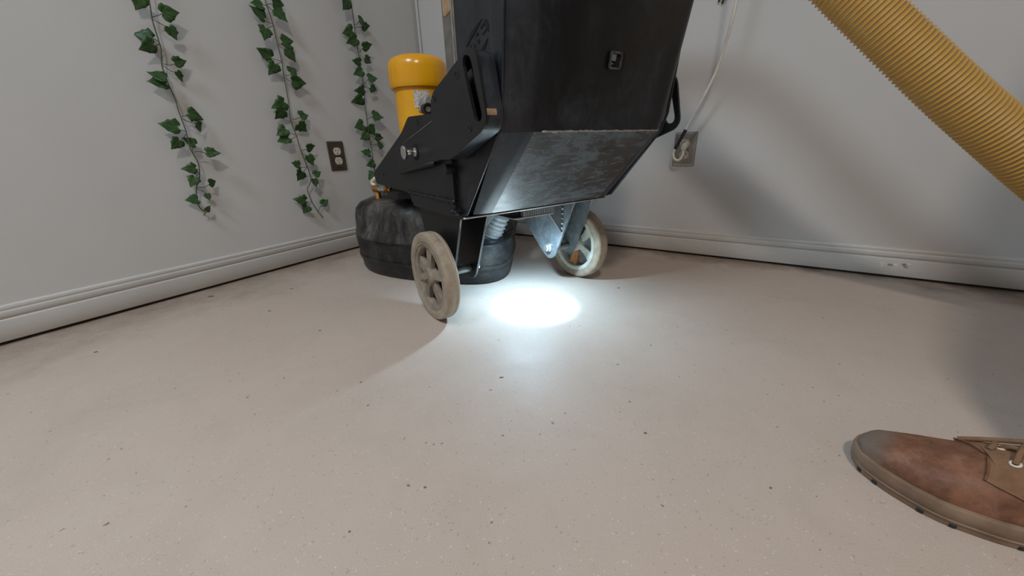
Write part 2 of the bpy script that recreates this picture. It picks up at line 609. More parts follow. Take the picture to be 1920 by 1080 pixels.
def mat_label():
    t = NT('printed_rating_plate')
    co = t.coord()
    mp = t.n('ShaderNodeMapping'); mp.inputs['Scale'].default_value = (1, 1, 1); t.l(co, mp.inputs[0])
    br = t.n('ShaderNodeTexBrick')
    br.inputs['Color1'].default_value = (0.55, 0.52, 0.48, 1); br.inputs['Color2'].default_value = (0.26, 0.25, 0.24, 1)
    br.inputs['Mortar'].default_value = (0.12, 0.12, 0.12, 1)
    br.inputs['Scale'].default_value = 95; br.inputs['Mortar Size'].default_value = 0.02
    sw = t.n('ShaderNodeSeparateXYZ'); cb = t.n('ShaderNodeCombineXYZ'); t.l(co, sw.inputs[0])
    t.l(t.math('SUBTRACT', sw.outputs[0], sw.outputs[1]), cb.inputs[0]); t.l(sw.outputs[2], cb.inputs[1])
    t.l(cb.outputs[0], br.inputs['Vector'])
    t.set(t.mix(t.ramp(t.noise(220, 2), [(0.45, 0.0), (0.55, 1.0)]), br.outputs['Color'], (0.60, 0.57, 0.52)), 0.4)
    return t.m


bm = bm_new()
rr = 0.0850
th0, th1 = -2.22, -1.62
va, vb = [], []
for k in range(13):
    th = th0 + (th1 - th0) * k / 12
    for lst, zz in ((va, 0.548), (vb, 0.598)):
        lst.append(bm.verts.new((MC[0] + rr * math.cos(th), MC[1] + rr * math.sin(th), zz)))
for k in range(12): bm.faces.new((va[k], va[k + 1], vb[k + 1], vb[k]))
bmesh.ops.recalc_face_normals(bm, faces=bm.faces[:])
bmesh.ops.solidify(bm, geom=bm.faces[:], thickness=0.001)
lab = obj('rating_plate', bm, mat_label(), motor, True, 40); tag(lab, 'white printed rating plate')
# cable gland beside the plate
bm = bm_new()
gp = Vector((-0.072, 0.335, 0.560))
add_lathe(bm, [(0.0, 0.0), (0.017, 0.0), (0.021, 0.006), (0.021, 0.045), (0.018, 0.05), (0.0, 0.05)], lambda x, y, h: gp + Vector((x, h, y)), 28)
gl = obj('cable_gland', bm, MAT['alu_dull'], motor, True, 40); tag(gl, 'dusty grey cable gland')
bm = bm_new()
g2 = Vector((-0.100, 0.29, 0.537))
add_lathe(bm, [(0.010, 0.0), (0.0165, 0.0), (0.0165, 0.022), (0.010, 0.022)], lambda x, y, h: g2 + Vector((x, h, y)), 24, close=True)
obj('gland_seal', bm, MAT['tape'], gl, True, 40)
bm = bm_new()
add_lathe(bm, [(0.0, 0.004), (0.0085, 0.004), (0.0085, 0.06), (0.0, 0.06)], lambda x, y, h: g2 + Vector((x, h, y)), 16)
obj('gland_stud', bm, MAT['alu_dull'], gl, True, 40)

# --- frame side plates, one on either side
FR = [(-0.115, 0.286), (-0.115, 0.492), (-0.075, 0.495), (0.105, 0.500), (0.165, 0.466), (0.488, 0.352), (0.470, 0.318), (0.160, 0.312), (0.150, 0.286)]
for u0, sg in ((-0.239, 1), (0.239, -1)):
    bm = bm_new()
    add_prism(bm, round_poly(FR, [0, 0, 0, 0.012, 0.02, 0.01, 0.01, 0, 0]), side(u0, sg), 0.009)
    fp = obj('frame_side_plate', bm, MAT['black_matte'], G)
    bm = bm_new()
    add_prism(bm, [(0.045 + 0.0035 * math.cos(t * PI / 4), 0.484 + 0.009 * math.sin(t * PI / 4)) for t in range(8)], side(u0 - sg * 0.0006, sg), 0.002)
    obj('slot', bm, MAT['void'], fp)
    bm = bm_new()
    add_prism(bm, [(0.375 + 0.005 * math.cos(t * PI / 4), 0.352 + 0.006 * math.sin(t * PI / 4)) for t in range(8)], side(u0 - sg * 0.0006, sg), 0.002)
    obj('hole', bm, MAT['void'], fp)
    # weld bead along the deck
    bm = bm_new()
    add_tube(bm, [Vector((u0, 0.165 - 0.28 * k / 24, 0.314 + 0.0012 * math.sin(k * 2.3))) for k in range(25)], [0.005 + 0.0009 * math.sin(k * 1.9) for k in range(25)], 8)
    obj('weld_bead', bm, MAT['black_matte'], fp, True)
# front cross member
bm = bm_new(); add_box(bm, (-0.23, 0.30, 0.278), (0.23, 0.40, 0.296)); bevel(bm, 0.002, 1)
obj('cross_member', bm, MAT['black_matte'], G)

# --- link arm, hold-down pin, stub
ARM = [(0.206, 0.424), (0.134, 0.437), (-0.071, 0.480), (-0.20, 0.50), (-0.20, 0.415), (-0.149, 0.411), (-0.048, 0.396), (0.178, 0.368)]
for u0, sg in ((-0.252, 1), (0.252, -1)):
    bm = bm_new()
    add_prism(bm, round_poly(ARM, [0.006, 0.004, 0, 0, 0, 0, 0.004, 0.006]), side(u0, sg), 0.013)
    bevel(bm, 0.0012, 1, 40)
    arm = obj('link_arm', bm, MAT['black_matte'], G)
    bm = bm_new()
    add_tube(bm, [Vector((u0 + 0.002 * sg, 0.178, 0.366)), Vector((u0 + 0.002 * sg, 0.05, 0.382)), Vector((u0 + 0.002 * sg, -0.05, 0.394))], 0.005, 8)
    obj('arm_rib', bm, MAT['black_matte'], arm, True)
    bm = bm_new()
    add_tube(bm, [Vector((u0, 0.134, 0.4375)), Vector((u0, -0.071, 0.4805))], 0.0009, 6)
    obj('worn_edge', bm, MAT['worn_grey'], arm, True)
    if sg == 1:
        bm = bm_new()
        add_ring_prism(bm, [(0.047 + 0.016 * math.cos(t * PI / 10), 0.418 + 0.019 * math.sin(t * PI / 10)) for t in range(20)],
                       [(0.047 + 0.006 * math.cos(t * PI / 10), 0.418 + 0.008 * math.sin(t * PI / 10)) for t in range(20)], side(u0 - 0.0015, sg), 0.003)
        obj('pin_slot', bm, MAT['void'], arm)
        c = (u0, 0.047, 0.418)
        bm = bm_new()
        add_lathe(bm, [(0.0, 0.0), (0.0035, 0.0), (0.0035, 0.010), (0.0065, 0.011), (0.0065, 0.022), (0.0055, 0.0235), (0.0055, 0.025), (0.0148, 0.0255),
                       (0.0155, 0.0265), (0.0155, 0.031), (0.0145, 0.032), (0.0, 0.032)], axis_u(c, -1), 28)
        pin = obj('hold_down_pin', bm, MAT['steel'], G, True, 35); tag(pin, 'shiny chrome round-headed pin')
        bm = bm_new()
        add_lathe(bm, [(0.0035, -0.001), (0.0105, -0.001), (0.0105, 0.003), (0.0035, 0.003)], axis_u(c, -1), 20, close=True)
        obj('washer', bm, MAT['nut'], pin, True, 35)
    else:
        bm = bm_new()
        add_lathe(bm, [(0.0, -0.002), (0.012, -0.002), (0.012, 0.01), (0.0, 0.01)], axis_u((u0, 0.047, 0.418), 1), 6)
        obj('pivot_bolt', bm, MAT['nut'], arm)
bm = bm_new()
add_lathe(bm, [(0.0, -0.02), (0.0105, -0.02), (0.0105, 0.012), (0.0095, 0.0135), (0.0, 0.0135)], axis_u((-0.239, -0.105, 0.383), -1), 24)
bm2 = None
obj('stop_stub', bm, MAT['black_matte'], G, True, 35)

# --- pivot bracket with its long slot
PO = [(-0.268, 0.571), (-0.292, 0.566), (-0.299, 0.552), (-0.318, 0.468), (-0.308, 0.451), (-0.180, 0.404), (-0.118, 0.404), (-0.108, 0.490), (-0.116, 0.522)]
PR = [0.012, 0.012, 0.008, 0.018, 0.016, 0.004, 0.004, 0.012, 0.016]
SL = [(-0.255, 0.561), (-0.262, 0.564), (-0.275, 0.560), (-0.281, 0.552), (-0.305, 0.476), (-0.303, 0.466), (-0.291, 0.4625), (-0.281, 0.468), (-0.252, 0.552)]


def resample(pts, n, start):
    P = [Vector(p) for p in pts] + [Vector(pts[0])]
    seg = [(b - a).length for a, b in zip(P, P[1:])]
    tot = sum(seg)
    out = []
    for k in range(n):
        d = tot * k / n
        i = 0
        while i < len(seg) - 1 and d > seg[i]:
            d -= seg[i]; i += 1
        v = P[i].lerp(P[i + 1], min(1, d / max(seg[i], 1e-9)))
        out.append((v.x, v.y))
    j = min(range(n), key=lambda q: (Vector(out[q]) - Vector(start)).length)
    return out[j:] + out[:j]


def angle_ring(pts, c, n):
    """outline resampled by angle about c"""
    out = []
    P = [Vector(p) for p in pts]
    for k in range(n):
        d = Vector((math.cos(2 * PI * k / n), math.sin(2 * PI * k / n)))
        best = None
        for i in range(len(P)):
            a, b = P[i] - Vector(c), P[(i + 1) % len(P)] - Vector(c)
            e = b - a
            den = d.x * e.y - d.y * e.x
            if abs(den) < 1e-12: continue
            t = (a.x * e.y - a.y * e.x) / den
            s = (a.x * d.y - a.y * d.x) / den
            if t > 0 and -1e-6 <= s <= 1 + 1e-6 and (best is None or t > best): best = t
        out.append((c[0] + d.x * best, c[1] + d.y * best))
    return out


for u0, sg in ((-0.272, 1), (0.264, -1)):
    outer = angle_ring(round_poly(PO, PR, 6), (-0.279, 0.512), 72)
    inner = angle_ring(round_poly(SL, 0.006, 4), (-0.279, 0.512), 72)
    bm = bm_new()
    add_ring_prism(bm, outer, inner, side(u0, sg), 0.006)
    pv = obj('pivot_bracket', bm, MAT['black_matte'], G)
    # flange wrapped round the outside
    if sg == -1:
        bm = bm_new(); add_box(bm, (0.229, -0.205, 0.415), (0.262, -0.130, 0.500)); bevel(bm, 0.003, 1)
        obj('bracket_boss', bm, MAT['black'], pv)
        continue
    bm = bm_new()
    ro = round_poly(PO, PR, 6)
    add_ring_prism(bm, angle_ring(ro, (-0.21, 0.49), 72), [(-0.21 + (x + 0.21) * 0.955, 0.49 + (y - 0.49) * 0.955) for x, y in angle_ring(ro, (-0.21, 0.49), 72)], side(u0 + sg * 0.005, sg), 0.028)
    obj('bracket_flange', bm, MAT['black'], pv, True, 30)
    bm = bm_new()
    add_prism(bm, [(-0.279 + (x + 0.279) * 1.08, 0.512 + (y - 0.512) * 1.03) for x, y in inner], side(u0 + sg * 0.016, sg), 0.003)
    obj('slot_backing', bm, MAT['void'], pv)
    for hv, hz in ((-0.229, 0.541), (-0.131, 0.516), (-0.262, 0.4565)):
        bm = bm_new()
        add_lathe(bm, [(0.0042, -0.0012), (0.0068, -0.0012), (0.0072, 0.001), (0.0042, 0.001)], axis_u((u0, hv, hz), sg), 20, close=True)
        hb = obj('bolt_hole_rim', bm, MAT['black'], pv, True, 40)
        bm = bm_new()
        add_lathe(bm, [(0.0, -0.0004), (0.0045, -0.0004), (0.0045, 0.001), (0.0, 0.001)], axis_u((u0, hv, hz), sg), 20)
        obj('bolt_hole', bm, MAT['void'], hb)
    if sg == 1:
        bm = bm_new()
        add_prism(bm, round_poly([(-0.3128, 0.482), (-0.3152, 0.482), (-0.3168, 0.476), (-0.3168, 0.472), (-0.3130, 0.474)], 0.001), side(u0 + 0.003, 1), 0.018)
        wn = obj('worn_corner', bm, MAT['bare_wood'], pv)

# --- rear cabinet: side panels, front posts and the folded rear cover
ZT = 0.80


def rear_ring(z, seam_v, bend_u, bend_v, w=0.23, n=6, rr=0.014, ss=0.82):
    """points from the left seam round the back to the right seam"""
    L = [(-w, seam_v)]
    a, b, c = Vector((-w, seam_v)), Vector((-bend_u, bend_v)), Vector((0, bend_v))
    s = a.lerp(b, ss); e = b + Vector((rr, 0))
    pts = [(-w, seam_v)]
    for k in range(n + 1):
        t = k / n
        v = s * (1 - t) ** 2 + b * 2 * t * (1 - t) + e * t * t
        pts.append((v.x, v.y))
    pts += [(0.0, bend_v)]
    right = [(-x, y) for x, y in reversed(pts[:-1])]
    return [Vector((x, y, z)) for x, y in pts + right]


def loft_open(rings):
    bm = bm_new()
    R = [[bm.verts.new(p) for p in ring] for ring in rings]
    for A, B in zip(R, R[1:]):
        for k in range(len(A) - 1):
            bm.faces.new((A[k], A[k + 1], B[k + 1], B[k]))
    bmesh.ops.recalc_face_normals(bm, faces=bm.faces[:])
    # point the skin outwards (away from the cabinet axis)
    f = max(bm.faces, key=lambda q: q.calc_area())
    if f.normal.y > 0: bmesh.ops.reverse_faces(bm, faces=bm.faces[:])
    bmesh.ops.solidify(bm, geom=bm.faces[:], thickness=0.004)
    return bm


def lerp_ring(A, B, t): return [a.lerp(b, t) for a, b in zip(A, B)]


r_fold = rear_ring(0.447, -0.287, 0.180, -0.317)
r_up = rear_ring(0.486, -0.301, 0.183, -0.326)
r_mid = rear_ring(0.70, -0.322, 0.196, -0.362)
r_top = rear_ring(ZT, -0.328, 0.200, -0.372)
bm = loft_open([r_fold, r_up, lerp_ring(r_up, r_mid, 0.5), r_mid, r_top])
rc = obj('rear_cover', bm, MAT['black'], G, True, 28)
# lower sloping face
r_bot = rear_ring(0.2870, -0.148, 0.190, -0.160, 0.214, rr=0.045, ss=0.45)
bm = loft_open([r_bot, lerp_ring(r_bot, r_fold, 0.33), lerp_ring(r_bot, r_fold, 0.66), r_fold])
bm.normal_update()
for f in bm.faces: f.material_index = 1 if abs(f.calc_center_median().x) > 0.172 else 0
slope = obj('sloping_rear_plate', bm, [MAT['black_smear'], MAT['black']], G, True, 28)
bm = bm_new()
random.seed(3)
pth = [Vector((-0.158 + 0.335 * k / 60, -0.3175, 0.4475 + random.uniform(-0.0006, 0.0006))) for k in range(61)]
add_tube(bm, pth, [random.uniform(0.0010, 0.0024) for _ in pth], 6)
obj('worn_fold', bm, MAT['alu_dull'], slope, True)
# side panels
SP = [(-0.165, ZT), (-0.165, 0.30), (-0.125, 0.284), (-0.140, 0.284), (-0.176, 0.297), (-0.287, 0.447), (-0.301, 0.486), (-0.322, 0.70), (-0.352, ZT)]
SP = [(-0.118, ZT), (-0.118, 0.284), (-0.138, 0.284), (-0.150, 0.289), (-0.288, 0.447), (-0.302, 0.486), (-0.323, 0.70), (-0.329, ZT)]
LOGO = [[(-0.1953, 0.5906), (-0.2016, 0.5968), (-0.2119, 0.6063), (-0.2299, 0.6137), (-0.253, 0.6186), (-0.2463, 0.6148), (-0.2306, 0.6066), (-0.2123, 0.5976), (-0.1979, 0.5901)],
        [(-0.2584, 0.6177), (-0.2664, 0.6148), (-0.2724, 0.6075), (-0.2728, 0.5967), (-0.2694, 0.6002), (-0.2642, 0.6057), (-0.2614, 0.6103), (-0.2484, 0.6061), (-0.2463, 0.6083), (-0.259, 0.6142)],
        [(-0.2646, 0.6046), (-0.2678, 0.6015), (-0.2537, 0.5968), (-0.251, 0.5987)], [(-0.2292, 0.602), (-0.2353, 0.6042), (-0.2398, 0.6014), (-0.2329, 0.5987)],
        [(-0.2329, 0.592), (-0.2421, 0.5933), (-0.2432, 0.5892), (-0.2389, 0.5876)], [(-0.2083, 0.5881), (-0.2123, 0.591), (-0.2134, 0.5868)],
        [(-0.2211, 0.5922), (-0.2279, 0.5858), (-0.2226, 0.5847)], [(-0.2683, 0.5893), (-0.2664, 0.5859), (-0.2578, 0.5773), (-0.2423, 0.568), (-0.2388, 0.5737), (-0.2537, 0.5829)]]
for u0, sg in ((-0.2305, 1), (0.2305, -1)):
    bm = bm_new()
    add_prism(bm, SP, side(u0, sg), 0.004)
    sp = obj('cabinet_side_panel', bm, MAT['black'], G)
    bm = bm_new()
    for pl in LOGO: add_prism(bm, pl, side(u0 - sg * 0.0008, sg), 0.0016)
    lg = obj('cut_out_emblem', bm, MAT['void'], sp); tag(lg, 'cut-out oval emblem with block letters')
    # folded seam along the rear edge
    bm = bm_new()
    add_tube(bm, [Vector((u0, y - 0.001, z)) for y, z in SP[3:]], 0.0024, 8)
    obj('seam', bm, MAT['black'], sp, True)
    # front post of the cabinet
    bm = bm_new(); add_box(bm, (min(u0, u0 + sg * 0.04) - 0.0012, -0.160, 0.50), (max(u0, u0 + sg * 0.04) + 0.0012, -0.110, ZT)); bevel(bm, 0.004, 2)
    ps = obj('cabinet_post', bm, MAT['worn_grey'], G, True, 40); tag(ps, 'scuffed grey post')
    bm = bm_new()
    add_prism(bm, round_poly([(-0.1485, 0.655), (-0.120, 0.652), (-0.118, 0.785), (-0.150, 0.785)], 0.006), side(u0 - sg * 0.0022, sg), 0.0016)
    obj('bare_patch', bm, MAT['bare_wood'], ps)
    bm = bm_new(); add_box(bm, (u0 - sg * 0.0026 - 0.001, -0.1545, 0.50), (u0 - sg * 0.0026 + 0.001, -0.1525, 0.72))
    obj('post_edge', bm, MAT['alu_dull'], ps)
bm = bm_new(); add_box(bm, (-0.226, -0.118, 0.284), (0.226, -0.114, ZT))
obj('cabinet_front_panel', bm, MAT['black_matte'], G)
bm = bm_new(); add_prism(bm, [(-0.228, -0.114), (0.228, -0.114), (0.228, -0.329), (0.20, -0.370), (-0.20, -0.370), (-0.228, -0.329)], lambda a, b, t: Vector((a, b, ZT - 0.006 + t)), 0.008)
obj('cabinet_lid', bm, MAT['black_matte'], G)
# latch in the rear cover
lc = Vector((-0.003, -0.3405, 0.564))
M = Matrix.Translation(lc) @ Matrix.Rotation(math.radians(9.5), 4, 'X')
bm = bm_new(); add_prism(bm, round_poly([(-0.020, -0.014), (0.021, -0.014), (0.021, 0.014), (-0.020, 0.014)], 0.005), lambda a, b, t: M @ Vector((a, -t - 0.0005, b)), 0.0025)
la = obj('latch', bm, MAT['void'], G)
bm = bm_new(); add_ring_prism(bm, round_poly([(-0.020, -0.014), (0.010, -0.014), (0.010, 0.014), (-0.020, 0.014)], 0.004), round_poly([(-0.017, -0.0105), (0.006, -0.0105), (0.006, 0.0105), (-0.017, 0.0105)], 0.003),
                           lambda a, b, t: M @ Vector((a, -t - 0.002, b)), 0.0035)
obj('latch_frame', bm, MAT['black_smear'], la)
bm = bm_new(); add_box(bm, (-0.018, -0.0065, -0.001), (-0.008, -0.002, 0.009), M); add_box(bm, (-0.018, -0.0055, -0.0065), (-0.012, -0.002, -0.0045), M)
obj('latch_tongue', bm, MAT['plate_grey'], la)
# vertical seam weld up the left facet
bm = bm_new()
pth = [Vector((-0.208, -0.3175 - 0.03 * k / 40, 0.47 + 0.36 * k / 40)) for k in range(41)]

# --- deck plate with rolled lip
bm = bm_new()
prof = round_poly([(-0.1335, 0.2755), (0.16, 0.2755), (0.16, 0.2840), (-0.1335, 0.2840)], [0.004, 0, 0, 0.004])
add_prism(bm, prof, lambda a, b, t: Vector((-0.232 + t, a, b)), 0.459)
deck = obj('deck_plate', bm, MAT['black'], G)
bm = bm_new(); add_tube(bm, [Vector((-0.231, -0.1345, 0.2785)), Vector((0.226, -0.1345, 0.2785))], 0.0022, 8)
obj('deck_lip', bm, MAT['edge'], deck, True)
bm = bm_new(); random.seed(5)
pth = [Vector((-0.238 + 0.01 * math.sin(k), -0.10 - 0.002 * k, 0.292 + 0.003 * math.cos(k * 1.7))) for k in range(14)]
add_tube(bm, pth, [random.uniform(0.003, 0.006) for _ in pth], 6)
obj('corner_weld', bm, MAT['black_matte'], deck, True)

# --- axle brackets
TRI = [(-0.106, 0.276), (0.225, 0.276), (0.030, 0.100), (0.0, 0.082), (-0.028, 0.098)]
TRI2 = [(-0.098, 0.276), (0.150, 0.276), (0.128, 0.20), (0.030, 0.100), (0.0, 0.086), (-0.026, 0.098)]
for sx in (-1, 1):
    for uu, shp, nm in ((0.134, TRI, 'inner'), (0.214, TRI2, 'outer')):
        if sx == -1 and nm == 'inner': uu = 0.147
        bm = bm_new()
        add_prism(bm, round_poly(shp, [0, 0] + [0.02] * (len(shp) - 2)), side(sx * uu, sx), 0.006)
        pl = obj('axle_bracket', bm, MAT['plate_grey'] if sx == 1 else MAT['black_matte'], G)  # light put into colour: right brackets pale as lit, left ones black as unlit
        # pale strip painting the lamplight on the edge facing the operator
        a, b = Vector((sx * (uu + 0.003), shp[0][0] + 0.0004, 0.276)), Vector((sx * (uu + 0.003), shp[-1][0] + 0.005, shp[-1][1] + 0.018))
        bm = bm_new(); add_tube(bm, [a, b], 0.0028, 6)
        obj('lit_bracket_edge', bm, MAT['edge'], pl, True)
    # gusset between the deck and the inner plate
    bm = bm_new()
    vv = -0.058 if sx == 1 else 0.012
    gu = [(0.134, 0.276), (0.055, 0.276), (0.134, 0.176)] if sx == 1 else [(0.147, 0.276), (0.020, 0.276), (0.147, 0.160)]
    add_prism(bm, gu, lambda a, b, t: Vector((sx * a, vv + t, b)), 0.005)
    gs = obj('gusset', bm, MAT['plate_grey'], G)
    if sx == 1:
        for q in range(7):
            bm = bm_new(); bmesh.ops.create_icosphere(bm, subdivisions=1, radius=0.0026 + 0.0008 * (q % 3), matrix=Matrix.Translation((0.132, -0.060, 0.178 + 0.0145 * q)))
            obj('weld_drop', bm, MAT['nut'], gs, True)
    # axle
    bm = bm_new()
    add_lathe(bm, [(0.0, 0.126), (0.0075, 0.126), (0.0075, 0.292), (0.0, 0.292)], axis_u((0, 0, 0.115), sx), 20)
    ax = obj('axle', bm, MAT['nut'], G, True, 40)
    bm = bm_new()
    add_lathe(bm, [(0.0078, 0.156), (0.0105, 0.156), (0.0105, 0.213), (0.0078, 0.213)], axis_u((0, 0, 0.115), sx), 24, close=True)
    obj('axle_spacer', bm, MAT['plate_grey'], ax, True, 40)
    bm = bm_new()
    add_lathe(bm, [(0.0078, 0.221), (0.0105, 0.221), (0.0105, 0.240), (0.0078, 0.240)], axis_u((0, 0, 0.115), sx), 24, close=True)
    obj('axle_bush', bm, MAT['rim'], ax, True, 40)
    if sx == -1: continue
    bm = bm_new()
    add_lathe(bm, [(0.0, 0.118), (0.0095, 0.118), (0.0118, 0.120), (0.0118, 0.130), (0.0, 0.130)], axis_u((0, 0, 0.122 if sx == 1 else 0.115), sx), 6)
    hx = obj('hex_bolt', bm, MAT['nut'], ax)
    bm = bm_new(); add_lathe(bm, [(0.0, 0.1295), (0.0145, 0.1295), (0.0145, 0.134), (0.0, 0.134)], axis_u((0, 0, 0.122 if sx == 1 else 0.115), sx), 24)
    obj('washer', bm, MAT['nut'], hx, True, 40)

# --- wheels
for sx in (-1, 1):
    wc = (0, 0, 0.1155)
    W = sx
    bm = bm_new()
    o, i = 0.278, 0.2395
    add_lathe(bm, [(0.089, i + 0.003), (0.092, i), (0.106, i), (0.1125, i + 0.003), (0.1148, i + 0.008), (0.1152, i + 0.012), (0.1144, i + 0.0135), (0.1152, i + 0.015), (0.1152, o - 0.006),
                   (0.113, o - 0.001), (0.106, o), (0.092, o), (0.089, o - 0.003)], axis_u(wc, W), 80, close=True)
    wh = empty('wheel', (0, 0, 0)); wh.parent = G
    tag(wh, 'dusty tan wheel beside the bright floor spot' if sx == -1 else 'pale wheel with lit inner face')
    tyre = obj('tyre', bm, MAT['tyre'], wh, True, 50)
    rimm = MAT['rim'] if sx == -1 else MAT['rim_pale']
    bm = bm_new()
    add_lathe(bm, [(0.078, i + 0.002), (0.090, i + 0.001), (0.0905, i + 0.006), (0.0905, o - 0.006), (0.090, o - 0.001), (0.0855, o - 0.0005), (0.0845, o - 0.003), (0.078, o - 0.005), (0.0765, o - 0.008), (0.0765, i + 0.005)],
              axis_u(wc, W), 72, close=True)
    obj('rim', bm, rimm, wh, True, 45)
    bm = bm_new()
    mid = (o + i) / 2
    add_lathe(bm, [(0.009, i - 0.001), (0.023, i - 0.001), (0.0245, i + 0.003), (0.0245, o - 0.001), (0.0225, o + 0.002), (0.009, o + 0.002)], axis_u(wc, W), 40, close=True)
    hub = obj('hub', bm, rimm, wh, True, 45)
    for q in range(5):
        th = q * 2 * PI / 5 + (0.35 if sx == -1 else -1.35)
        cs, sn = math.cos(th), math.sin(th)
        bm = bm_new()
        # a paddle spoke, wide at the hub and narrow at the rim, slightly dished
        pts = []
        for (r, hw) in ((0.018, 0.0095), (0.045, 0.0120), (0.079, 0.0185)):
            for s in (-1, 1): pts.append((r, s * hw))
        rows = []
        for u_ in (mid - 0.006, mid + 0.008):
            rows.append([bm.verts.new((W * (u_ + 0.004 * (1 if abs(t) < 0.014 else 0)), wc[1] + r * cs - t * sn, wc[2] + r * sn + t * cs)) for r, t in pts])
        for A in (rows[0], rows[1]):
            bm.faces.new((A[0], A[1], A[3], A[2])); bm.faces.new((A[2], A[3], A[5], A[4]))
        for a, b in ((0, 2), (2, 4), (1, 3), (3, 5), (0, 1), (4, 5)):
            bm.faces.new((rows[0][a], rows[0][b], rows[1][b], rows[1][a]))
        bmesh.ops.recalc_face_normals(bm, faces=bm.faces[:])
        bevel(bm, 0.001, 1, 40)
        so = obj('spoke', bm, MAT['rust'] if (sx == 1 and q == 0) else rimm, wh)
        # thin web between the spokes, set back
        th2 = th + PI / 5
    bm = bm_new()
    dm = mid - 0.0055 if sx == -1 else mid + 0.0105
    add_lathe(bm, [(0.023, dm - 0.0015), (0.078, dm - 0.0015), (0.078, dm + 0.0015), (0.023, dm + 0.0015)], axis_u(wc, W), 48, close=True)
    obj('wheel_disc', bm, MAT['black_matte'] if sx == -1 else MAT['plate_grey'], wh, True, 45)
    bm = bm_new()
    add_lathe(bm, [(0.0, o - 0.004), (0.0165, o - 0.004), (0.0165, o + 0.004), (0.0, o + 0.004)], axis_u(wc, W), 28)
    wn = obj('axle_washer', bm, MAT['rim'], wh, True, 40)
    bm = bm_new()
    add_lathe(bm, [(0.0, o + 0.003), (0.0125, o + 0.003), (0.0125, o + 0.013), (0.011, o + 0.0145), (0.0, o + 0.0145)], axis_u(wc, W), 6)
    obj('axle_nut', bm, MAT['rim'], wh)
    bm = bm_new()
    add_lathe(bm, [(0.0, o + 0.012), (0.007, o + 0.012), (0.007, o + 0.020), (0.0, o + 0.020)], axis_u(wc, W), 16)
    obj('axle_end', bm, MAT['rim'], wh, True, 40)

# --- dust duct under the deck
path = smooth_path([Vector((0.020, 0.175, 0.126)), Vector((0.026, 0.165, 0.16)), Vector((0.044, 0.150, 0.21)), Vector((0.062, 0.130, 0.276))], 22)
bm = bm_new()
add_tube(bm, path, [0.034 + 0.0030 * math.sin(k * 1.15) for k in range(len(path))], 28)
duct = obj('dust_duct', bm, MAT['flex'], G, True); tag(duct, 'grey ribbed flexible duct')
bm = bm_new()
add_tube(bm, [path[10], path[16]], 0.0385, 28, cap=False)
bmesh.ops.solidify(bm, geom=bm.faces[:], thickness=0.0015)
obj('duct_clamp', bm, MAT['nut'], duct, True, 50)
bm = bm_new()
add_lathe(bm, [(0.030, 0.128), (0.055, 0.128), (0.050, 0.140), (0.041, 0.146), (0.030, 0.146)], upright((0.02, 0.178, 0)), 36, close=True)
obj('duct_port', bm, MAT['skirt'], duct, True, 50)

# --- water valve on the head cover
vp0, vp1 = Vector((-0.236, 0.535, 0.297)), Vector((-0.205, 0.425, 0.298))
dv = (vp1 - vp0).normalized()


def along(a, b): return [vp0 + (vp1 - vp0) * a, vp0 + (vp1 - vp0) * b]


bm = bm_new(); add_tube(bm, along(0.38, 0.74), 0.0125, 20)
vb_ = obj('water_valve', bm, MAT['steel'], G, True, 40); tag(vb_, 'brass and steel water valve')
bm = bm_new(); add_tube(bm, along(0.10, 0.38), 0.015, 6)
obj('brass_body', bm, MAT['brass'], vb_)
bm = bm_new(); add_tube(bm, along(0.74, 0.86), 0.0135, 6); obj('brass_nut', bm, MAT['brass'], vb_)
bm = bm_new(); add_tube(bm, along(0.86, 1.0), 0.009, 14); obj('hose_barb', bm, MAT['brass'], vb_, True, 40)
bm = bm_new(); add_tube(bm, [vp0 + (vp1 - vp0) * 0.22, vp0 + (vp1 - vp0) * 0.22 + Vector((0, 0, -0.036))], 0.010, 14); obj('valve_stem', bm, MAT['brass'], vb_, True, 40)
bm = bm_new(); add_tube(bm, smooth_path([vp0 + (vp1 - vp0) * 0.12 + Vector((0, 0, 0.008)), vp0 + Vector((0.0, 0.0, 0.022)), vp0 + Vector((0.008, -0.02, 0.036))], 5), 0.007, 10)
obj('white_elbow', bm, MAT['white_plastic'], vb_, True)
bm = bm_new(); add_tube(bm, smooth_path([vp1, vp1 + dv * 0.04 + Vector((0, 0, -0.006)), vp1 + dv * 0.11 + Vector((0.01, 0, -0.03)), vp1 + dv * 0.17 + Vector((0.03, 0, -0.034))], 6), 0.006, 10)
obj('water_hose', bm, MAT['black_matte'], vb_, True)

# --- work lamp under the deck, with its own light
lx0, lx1, ly0, ly1 = -0.062, 0.066, -0.086, -0.010
bm = bm_new(); add_box(bm, (lx0, ly0 + 0.004, 0.2505), (lx1, ly1, 0.2765)); bevel(bm, 0.003, 2)
lamp = obj('work_lamp', bm, MAT['black_matte'], G, True, 40); tag(lamp, 'finned lamp under the deck lighting the floor')
for q in range(17):
    x = -0.036 + 0.0062 * q
    bm = bm_new(); add_box(bm, (x, ly0 - 0.010, 0.2525), (x + 0.0030, ly0 + 0.006, 0.274))
    obj('cooling_fin', bm, MAT['flex'], lamp)
bm = bm_new()
add_prism(bm, round_poly([(lx0 - 0.002, ly0 - 0.010), (lx1 + 0.004, ly0 - 0.010), (lx1 + 0.004, ly1 + 0.004), (lx0 - 0.002, ly1 + 0.004)], 0.01), lambda a, b, t: Vector((a, b, 0.2475 + t)), 0.003)
obj('lamp_bezel', bm, MAT['edge'], lamp)
t = NT('lit_lamp_lens')
t.b.inputs['Emission Color'].default_value = (*LED_COL, 1); t.b.inputs['Emission Strength'].default_value = 30.0
bm = bm_new(); add_lathe(bm, [(0.0, 0.0), (0.026, 0.0), (0.026, 0.002), (0.0, 0.002)], upright((0.0, -0.05, 0.2455)), 28)
